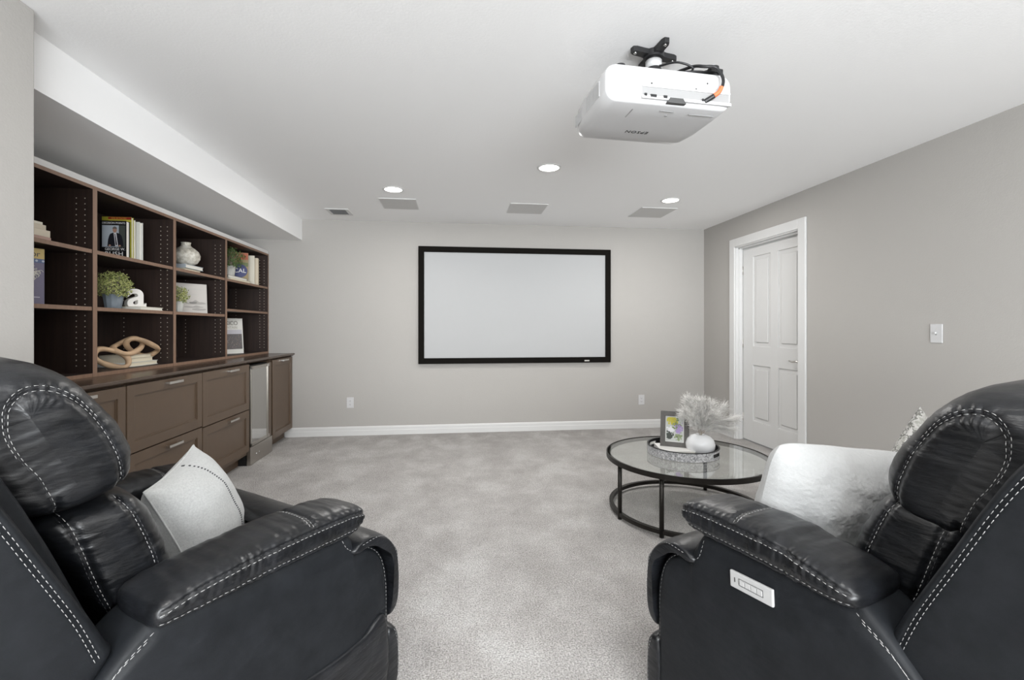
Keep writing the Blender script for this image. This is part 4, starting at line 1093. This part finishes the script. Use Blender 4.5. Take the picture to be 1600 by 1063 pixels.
def recliner(name, label, cat, o, phi, sg, W, AU, by, seats, control, zoff=0):
    """o: outer front corner on the floor; sg: +1 near side is local left, -1 near side is local right; by: back shift"""
    ph = R(phi); cu = W / 2
    by0 = by; by = by + .034
    r_ = Vector((math.cos(ph), -math.sin(ph), 0)); f_ = Vector((math.sin(ph), math.cos(ph), 0))
    loc = Vector((o[0], o[1], 0)) + r_ * sg * cu
    t = thing(name, loc, label, cat, rz=-ph)
    LE, LF = M['leather'], M['leather_flat']
    ar = -.66 + by0                      # rear of the arm
    both = lambda u0, u1: [(u0, u1, 1), (W - u1, W - u0, -1)]
    # side panels
    for (u0, u1, near) in both(0, .19):
        pf = [(-.012, .05), (.0, .2), (.002, .38), (-.006, .47), (-.035, .535), (-.085, .57), (-.125, .582), (-.142, .60), (-.152, .628), (-.2, AU + .012), (-.4, AU + .015), (ar + .06, AU + .018), (ar + .015, AU + .014), (ar - .04, AU - .028), (ar - .12, AU - .115), (ar - .19, AU - .23), (ar - .22, .25), (ar - .2, .05), (-.4, .03)]
        s = Soft(pf, ((-.14, .3), (ar - .06, .3)), u0, u1, 7, 300, 26, (.0012, 6, 6, 6), 3)
        dirx = (1, 0, 0) if near > 0 else (-1, 0, 0); uu = u0 if near > 0 else u1
        e1 = [(-.004, .08), (-.002, .3), (-.008, .44), (-.022, .51), (-.06, .552), (-.12, .568), (-.156, .592), (-.165, AU - .006)]
        h1 = seam(s, U(uu, [(y - .012, z) for y, z in e1]), dirx, .003, .004)
        e2 = [(ar + .02, AU - .006), (ar - .04, AU - .05), (ar - .11, AU - .13), (ar - .17, AU - .24), (ar - .19, .2)]
        h2 = seam(s, U(uu, e2), dirx, .004, .005) if near > 0 else []
        h3 = []
        if near > 0 and not control:
            h3 = seam(s, U(uu, [(-.03, .345), (-.12, .325), (-.24, .32), (-.38, .335), (-.5, .36)]), dirx, .005, .006)
        sp = s.build('side_panel', LF, t, sg, cu)
        if near > 0:
            stitch(sp, t, h1, sg, cu, .0009); stitch(sp, t, h2, sg, cu, .0011)
            h2b = s.cast(resample(bez(U(uu, [(y - .012, z - .012) for y, z in e2]), 8), .0025), dirx); stitch(sp, t, h2b, sg, cu, .0011)
            if not control:
                # stretch pocket on the outer side
                pk = Soft([(-.03, .33), (-.12, .312), (-.24, .307), (-.38, .322), (-.49, .345), (-.50, .2), (-.49, .09), (-.25, .08), (-.04, .09)], ((-.1, .2), (-.42, .2)), -.010, .03, 6, 160, 16, (.0022, 4, 14, 22), 9)
                hp = seam(pk, U(-.02, [(-.04, .296), (-.12, .284), (-.24, .28), (-.38, .294), (-.48, .315)]), dirx, .002, .004)
                po = pk.build('side_pocket', LE, t, sg, cu)
                stitch(po, t, hp, sg, cu, .0007, mat=M['darkthread'])
    # arm cushions
    for (u0, u1, near) in both(-.012, .18):
        pf = [(-.14, AU + .006), (-.108, AU + .03), (-.10, AU + .055), (-.118, AU + .075), (-.16, AU + .086), (-.25, AU + .092), (-.38, AU + .09), (ar + .16, AU + .08), (ar + .08, AU + .068), (ar + .025, AU + .052), (ar + .006, AU + .03), (ar + .012, AU + .004), (ar + .05, AU - .004), (ar + .12, AU - .002), (-.35, AU), (-.2, AU - .001)]
        s = Soft(pf, ((-.15, AU + .045), (ar + .05, AU + .03)), u0, u1, 3.8, 300, 48, (.0022, 9, 42, 14), 5)
        dirx = (1, 0, 0) if near > 0 else (-1, 0, 0); uu = u0 - .02 if near > 0 else u1 + .02
        up = seam(s, U(uu, [(-.108, AU + .052), (-.13, AU + .062), (-.2, AU + .068), (-.4, AU + .066), (ar + .12, AU + .056), (ar + .02, AU + .036)]), dirx, .0045, .005)
        lo = seam(s, U(uu, [(-.106, AU + .036), (-.14, AU + .022), (-.2, AU + .02), (-.4, AU + .02), (ar + .1, AU + .012), (ar + .02, AU + .012)]), dirx, .0045, .005)
        cr = seam(s, [Vector((u, -.285 + .012 * math.sin((u - u0) * 13), AU + .3)) for u in [u0 + .012 + (u1 - u0 - .03) * k / 10 for k in range(11)]], (0, 0, -1), .005, .006)
        # pleats between the two seams
        ao = s.build('arm_cushion', LE, t, sg, cu)
        if near > 0:
            stitch(ao, t, up, sg, cu, .0008, mat=M['darkthread']); stitch(ao, t, lo, sg, cu, .001)
            u2 = s.cast(resample(bez(U(uu, [(-.108, AU + .046), (-.13, AU + .055), (-.2, AU + .061), (-.4, AU + .059), (ar + .12, AU + .049), (ar + .02, AU + .030)]), 8), .0025), dirx); stitch(ao, t, u2, sg, cu, .001)
        stitch(ao, t, cr, sg, cu, .0007)
        c2 = s.cast(resample([Vector((u, -.297 + .012 * math.sin((u - u0) * 13), AU + .3)) for u in [u0 + .012 + (u1 - u0 - .03) * k / 10 for k in range(11)]], .0025), (0, 0, -1)); stitch(ao, t, c2, sg, cu, .0009)
    sw = (W - .40) / seats
    for k in range(seats):
        a, b_ = .20 + k * sw, .20 + (k + 1) * sw
        g = .004
        # seat
        s = Soft([(-.10, .36), (-.07, .42), (-.085, .475), (-.14, .498), (-.3, .492), (-.5, .478), (-.62 + by, .46), (-.64 + by, .40), (-.6 + by, .34), (-.3, .33)], ((-.14, .42), (-.55, .41)), a + g, b_ - g, 5, 150, 40, (.003, 7, 6, 6), 11 + k)
        hs = seam(s, [Vector((a + .07 + .004 * math.sin(q), -.1 - .05 * q, .8)) for q in range(10)], (0, 0, -1), .004, .006)
        so = s.build('seat_cushion', LE, t, sg, cu); stitch(so, t, hs, sg, cu, .0008)
        # front pad: across the arms on the ends
        fa = -.004 if k == 0 else a + g; fb = W + .004 if k == seats - 1 else b_ - g
        s = Soft([(-.165, .575), (-.13, .597), (-.07, .598), (-.015, .575), (.022, .525), (.038, .45), (.038, .37), (.03, .305), (.012, .285), (-.002, .30), (.008, .38), (.008, .45), (-.006, .51), (-.04, .548), (-.09, .566), (-.15, .56)],
                 ((-.09, .582), (.01, .5)), fa, fb, 9, 170, 70, (.0018, 9, 12, 12), 17 + k)
        # spine follows the bent pad
        hA = []
        ps = []
        for (u_) in ((fa + .012) if k == 0 else None,):
            if u_ is None: continue
            ps = [Vector((u_, y, z)) for y, z in [(-.12, .7)]]
        po = s.build('front_pad', LE, t, sg, cu)
        for u_ in (fa + .22, fb - .22):
            if seats == 1 or (k == 0 and u_ < .5) :
                q = s.cast([Vector((u_, y, .9)) for y in [-.13 + .003 * j for j in range(56)]], (0, 0, -1)); stitch(po, t, q, sg, cu, .0008)
        if k == 0:
            q = s.cast(resample(bez([Vector((-.1, -.12, .585)), Vector((-.1, -.06, .587)), Vector((-.1, -.012, .562)), Vector((-.1, .02, .50)), Vector((-.1, .029, .43)), Vector((-.1, .027, .35))], 8), .0025), (1, 0, 0))
            stitch(po, t, q, sg, cu, .0008)
        s = Soft([(.0, .285), (.03, .265), (.044, .2), (.04, .12), (.015, .065), (-.02, .07), (-.03, .17), (-.02, .27)], ((.005, .23), (.005, .11)), fa + .002, fb - .002, 8, 110, 40, (.0018, 9, 10, 12), 23)
        po = s.build('lower_front_pad', LE, t, sg, cu)
        if k == 0:
            q = s.cast(resample(bez([Vector((-.1, .012, .265)), Vector((-.1, .028, .2)), Vector((-.1, .024, .12))], 8), .0025), (1, 0, 0)); stitch(po, t, q, sg, cu, .0008)
        # lumbar cushion
        e = .015 if k == 0 else -.0; ee = -.015 if k == seats - 1 else 0
        la, lb = (a - .02 if k == 0 else a + .004), (b_ + .02 if k == seats - 1 else b_ - .004)
        lp = [(-.63, .842), (-.585, .80), (-.552, .72), (-.536, .64), (-.548, .56), (-.60, .50), (-.66, .52), (-.70, .60), (-.755, .72), (-.80, .80), (-.79, .838), (-.71, .85)]
        lp = [(y + by, z) for y, z in lp]
        s = Soft(lp, ((-.70 + by, .79), (-.62 + by, .59)), la, lb, 4.2, 230, 56, (.0028, 11, 9, 36), 31 + k)
        if k == 0:
            h1 = seam(s, U(la - .02, [(-.657 + by, .842), (-.628 + by, .77), (-.600 + by, .68), (-.588 + by, .585)]), depth=.006, width=.008)
            h2 = seam(s, U(la - .02, [(-.757 + by, .842), (-.730 + by, .76), (-.698 + by, .66), (-.655 + by, .55)]), depth=.006, width=.008)
        lo_ = s.build('lumbar_cushion', LE, t, sg, cu)
        if k == 0:
            stitch(lo_, t, h1, sg, cu, .0009); stitch(lo_, t, h2, sg, cu, .0009)
            for pp in ([(-.651 + by, .839), (-.622 + by, .77), (-.594 + by, .68), (-.582 + by, .585)], [(-.764 + by, .838), (-.737 + by, .76), (-.705 + by, .66), (-.662 + by, .555)]):
                q = s.cast(resample(bez(U(la - .02, pp), 8), .0025), (1, 0, 0)); stitch(lo_, t, q, sg, cu, .0007, mat=M['darkthread'])
        # headrest cushion
        hp = [(-.634, .868), (-.612, .905), (-.610, .95), (-.632, 1.005), (-.672, 1.062), (-.714, 1.114), (-.775, 1.152), (-.855, 1.167), (-.945, 1.15), (-1.0, 1.09), (-.995, 1.0), (-.93, .90), (-.86, .85), (-.78, .83), (-.69, .842)]
        hp = [(y + by, z + zoff) for y, z in hp]
        s = Soft(hp, ((-.74 + by, .90 + zoff), (-.81 + by, 1.05 + zoff)), la - .006, lb + .006, 3.6, 280, 64, (.0032, 9, 8, 34), 41 + k)
        arch = [(-.660, .858), (-.664, .92), (-.682, .98), (-.706, 1.03), (-.738, 1.072), (-.778, 1.098), (-.815, 1.098), (-.838, 1.07), (-.838, 1.02), (-.822, .975), (-.796, .93), (-.778, .885), (-.764, .845)]
        arch = [(y + by, z + zoff) for y, z in arch]
        if k == 0: h1 = seam(s, U(la - .03, arch), depth=.007, width=.008)
        ho = s.build('headrest_cushion', LE, t, sg, cu)
        if k == 0:
            stitch(ho, t, h1, sg, cu, .0009)
            cc = Vector((-.755 + by, .98 + zoff))
            a2 = [tuple(cc + (Vector(p) - cc) * 1.085) for p in arch[3:10]]
            q = s.cast(resample(bez(U(la - .03, a2), 8), .0025), (1, 0, 0)); stitch(ho, t, q, sg, cu, .0009)
            a3 = [tuple(cc + (Vector(p) - cc) * 1.05) for p in arch]
            q = s.cast(resample(bez(U(la - .03, a3), 8), .0025), (1, 0, 0)); stitch(ho, t, q, sg, cu, .0007, mat=M['darkthread'])
    # back shell with its side wings
    bp = [(-.74, .66), (-.80, .82), (-.865, .97), (-.90, 1.02), (-.95, 1.045), (-1.0, 1.02), (-1.025, .96), (-1.0, .8), (-.95, .5), (-.93, .2), (-.91, .06), (-.80, .05), (-.76, .3), (-.725, .5), (-.72, .6)]
    bp = [(y + by, z) for y, z in bp]
    s = Soft(bp, ((-.87 + by, .9), (-.83 + by, .3)), .11, W - .11, 14, 200, 40, (.001, 4, 4, 4), 51)
    s.build('back_shell', LF, t, sg, cu)
    for (u0, u1, near) in both(.03, .13):
        wp = [(-.712, .605), (-.722, .63), (-.75, .695), (-.80, .80), (-.86, .93), (-.905, 1.01), (-.95, 1.045), (-1.0, 1.045), (-1.04, 1.0), (-1.045, .9), (-1.02, .75), (-.985, .6), (-.96, .47), (-.93, .40), (-.88, .395), (-.83, .45), (-.78, .515), (-.735, .57)]
        wb = by + (-.018 if sg < 0 else 0)
        wp = [(y + wb, z) for y, z in wp]
        s = Soft(wp, ((-.90 + wb, .88), (-.86 + wb, .58)), u0, u1, 7, 280, 30, (.0012, 5, 5, 5), 51)
        w1 = [(-.735, .605), (-.765, .69), (-.815, .80), (-.875, .93), (-.925, 1.02)]
        w1 = [(y + wb, z) for y, z in w1]
        h1 = seam(s, U(-.02, w1), depth=.003, width=.004) if near > 0 else []
        bo = s.build('back_wing', LF, t, sg, cu)
        if near > 0:
            stitch(bo, t, h1, sg, cu, .0009)
            q = s.cast(resample(bez(U(-.02, [(y - .007, z - .003) for y, z in w1]), 8), .0025), (1, 0, 0)); stitch(bo, t, q, sg, cu, .0009)
    # base frame under the seat
    m_ = MB(); m_.box(-cu + .06, cu - .06, -.78 + by, -.06, .012, .33); m_.build('base_frame', M['black'], t, local=True)
    for x in (-cu + .1, cu - .1):
        for y in (-.72 + by, -.14): MB().tube([(x, y, 0), (x, y, .05)], .02, 12).build('foot', M['black'], t, local=True)
    if control:
        cm_ = Matrix(((0, 0, -sg, -sg * cu + .0), (-sg * 0 - 1, 0, 0, 0), (0, 1, 0, 0), (0, 0, 0, 1)))
        # plate frame: x' along +y(forward) reversed, y' up, z' outward
        a = frame_m((sg * (-cu) - sg * .0015, -.335, .593), (0, -1 * sg, 0), (0, 0, 1)) if sg > 0 else None
        a = a @ Matrix.Rotation(R(2.5), 4, 'Z')
        mm = MB(); mm.box(-.058, .058, -.0205, .0205, -.004, .004, bev=.003, mat=a); cp = mm.build('control_panel', flat('silver control plate', (.40, .40, .40), .4), t, local=True)
        mm = MB()
        for (x0, x1, y0, y1) in ((-.032, .034, .0075, .0085), (-.032, .034, -.0085, -.0075), (-.032, -.031, -.008, .008), (.033, .034, -.008, .008), (-.045, -.042, -.005, .006)): mm.box(x0, x1, y0, y1, .004, .0046, mat=a)
        mm.build('button_outline', flat('dark grey plastic', (.06, .06, .06)), cp, local=True)
        for x in (-.022, -.006, .01, .026):
            mm = MB(); mm.box(x - .007, x + .0062, -.006, .006, .004, .0062, bev=.0008, mat=a); mm.build('button', flat('button silver', (.42, .42, .42), .4), cp, local=True)
    return t, loc, ph

recliner('recliner_chair', 'single black leather recliner on the left, angled toward the coffee table', 'recliner', (-.203, 1.513), 37, -1, .95, .622, 0, 1, False)
recliner('reclining_loveseat', 'black leather reclining loveseat on the right with a silver control panel on its arm', 'sofa', (.6046, 1.376), -19, 1, 1.50, .655, .082, 2, True, -.045)

# pillows
def pillow(name, label, m4, w_, h_, th, mat, pinch=.06, n=44, wr=.004, seed=0, fine=0, stripe=None, piping=None, rnd=0):
    t = thing(name, (0, 0, 0), label, 'pillow', mat=m4)
    def P(a, b_, side):
        x, y = a, b_
        ex = 1 - pinch * (1 - y * y) * (x * x) ; ey = 1 - pinch * (1 - x * x) * (y * y)
        px, py = x * w_ / 2 * (1 - pinch * (1 - abs(y) ** 2)), y * h_ / 2 * (1 - pinch * (1 - abs(x) ** 2))
        if rnd: px *= math.sqrt(1 - rnd * y ** 6); py *= math.sqrt(1 - rnd * x ** 6)
        k = (max(0, 1 - abs(x) ** 2.6) * max(0, 1 - abs(y) ** 2.6)) ** .55
        z = side * (th / 2 * k + .004 * (1 if k > 0 else 0) * 0)
        nn = noise.noise(Vector((px * 9 + seed, py * 9, side * 3))) * wr * 2.2 * k ** .5 + noise.noise(Vector((px * 25 + seed, py * 25, side))) * wr * .5 * k ** .5
        if fine: nn += noise.noise(Vector((px * 130, py * 130, seed))) * fine * k ** .3
        return Vector((px, py, z + side * nn))
    m_ = MB()
    for side in (1, -1):
        V = []; F = []
        for j in range(n + 1):
            for i in range(n + 1):
                V.append(P(-1 + 2 * i / n, -1 + 2 * j / n, side))
        for j in range(n):
            for i in range(n):
                q = (j * (n + 1) + i, j * (n + 1) + i + 1, (j + 1) * (n + 1) + i + 1, (j + 1) * (n + 1) + i)
                F.append(q if side > 0 else q[::-1])
        m_.add(V, F)
    o = mk('cushion', m_.v, m_.f, mat, t, True, local=True)
    if stripe:
        for (a0, b0, a1, b1) in stripe:
            mm = MB(); k = 0; num = 46
            for k in range(num):
                u_ = (k + .5) / num
                a, b_ = a0 + (a1 - a0) * u_, b0 + (b1 - b0) * u_
                for s_, da in ((1, .013), (-1, -.013)):
                    for side in (1,):
                        c1 = P(a + da, b_ - .008, side) + Vector((0, 0, .0015 * side)); c2 = P(a + da * .3, b_ + .008, side) + Vector((0, 0, .0015 * side))
                        mm.tube([c1, c2], .0016, 5)
            mm.build('dark_stitch_row', M['darkthread'], t, local=True)
    if piping:
        mm = MB(); pts = []
        for k in range(120):
            q = k / 30; s_ = int(q); f = (q - s_) * 2 - 1
            a, b_ = [(f, -1), (1, f), (-f, 1), (-1, -f)][s_]; pts.append(P(a, b_, 1))
        mm.tube(pts, .003, 6, loop=True); mm.build('edge_seam', mat, t, True, local=True)
    return t
def lframe(o, phi, sg, u, y, z):
    ph = R(phi); r_ = Vector((math.cos(ph), -math.sin(ph), 0)); f_ = Vector((math.sin(ph), math.cos(ph), 0))
    return Vector((o[0], o[1], 0)) + r_ * sg * u + f_ * y + Vector((0, 0, z)), r_ * sg, f_
def pillow_at(o, phi, sg, c, xd, yd):
    """c centre in (u,y,z); xd,yd directions in (u,y,z)"""
    p, ru, fy = lframe(o, phi, sg, *c); X_ = ru * xd[0] + fy * xd[1] + Vector((0, 0, xd[2])); Y_ = ru * yd[0] + fy * yd[1] + Vector((0, 0, yd[2]))
    X_.normalize(); Y_ = (Y_ - X_ * Y_.dot(X_)).normalized()
    return frame_m(p, X_, Y_)
OL, OR = (-.203, 1.513), (.6046, 1.376)
pillow('throw_pillow', 'light grey linen throw pillow with dark stitched line on the left recliner', pillow_at(OL, 37, -1, (.575, -.285, .615), (.70, .70, .14), (.15, -.35, .9)), .35, .37, .21, M['linen'], .07, 60, .004, 2, .0006, stripe=[(.08, -1, .08, 1)], piping=True)
pillow('throw_pillow', 'white fleece throw pillow standing on the loveseat seat nearest the coffee table', pillow_at(OR, -19, 1, (.435, -.27, .675), (.93, -.24, -.12), (-.10, -.19, .97)), .52, .43, .21, M['sherpa'], .045, 120, .007, 3, .0022, rnd=.16)
pillow('throw_pillow', 'grey floral patterned throw pillow peeking out behind the loveseat headrest', pillow_at(OR, -19, 1, (.96, -.26, .685), (.72, .0, -.69), (.69, -.02, .72)), .38, .38, .13, M['floral'], .06, 40, .003, 4)
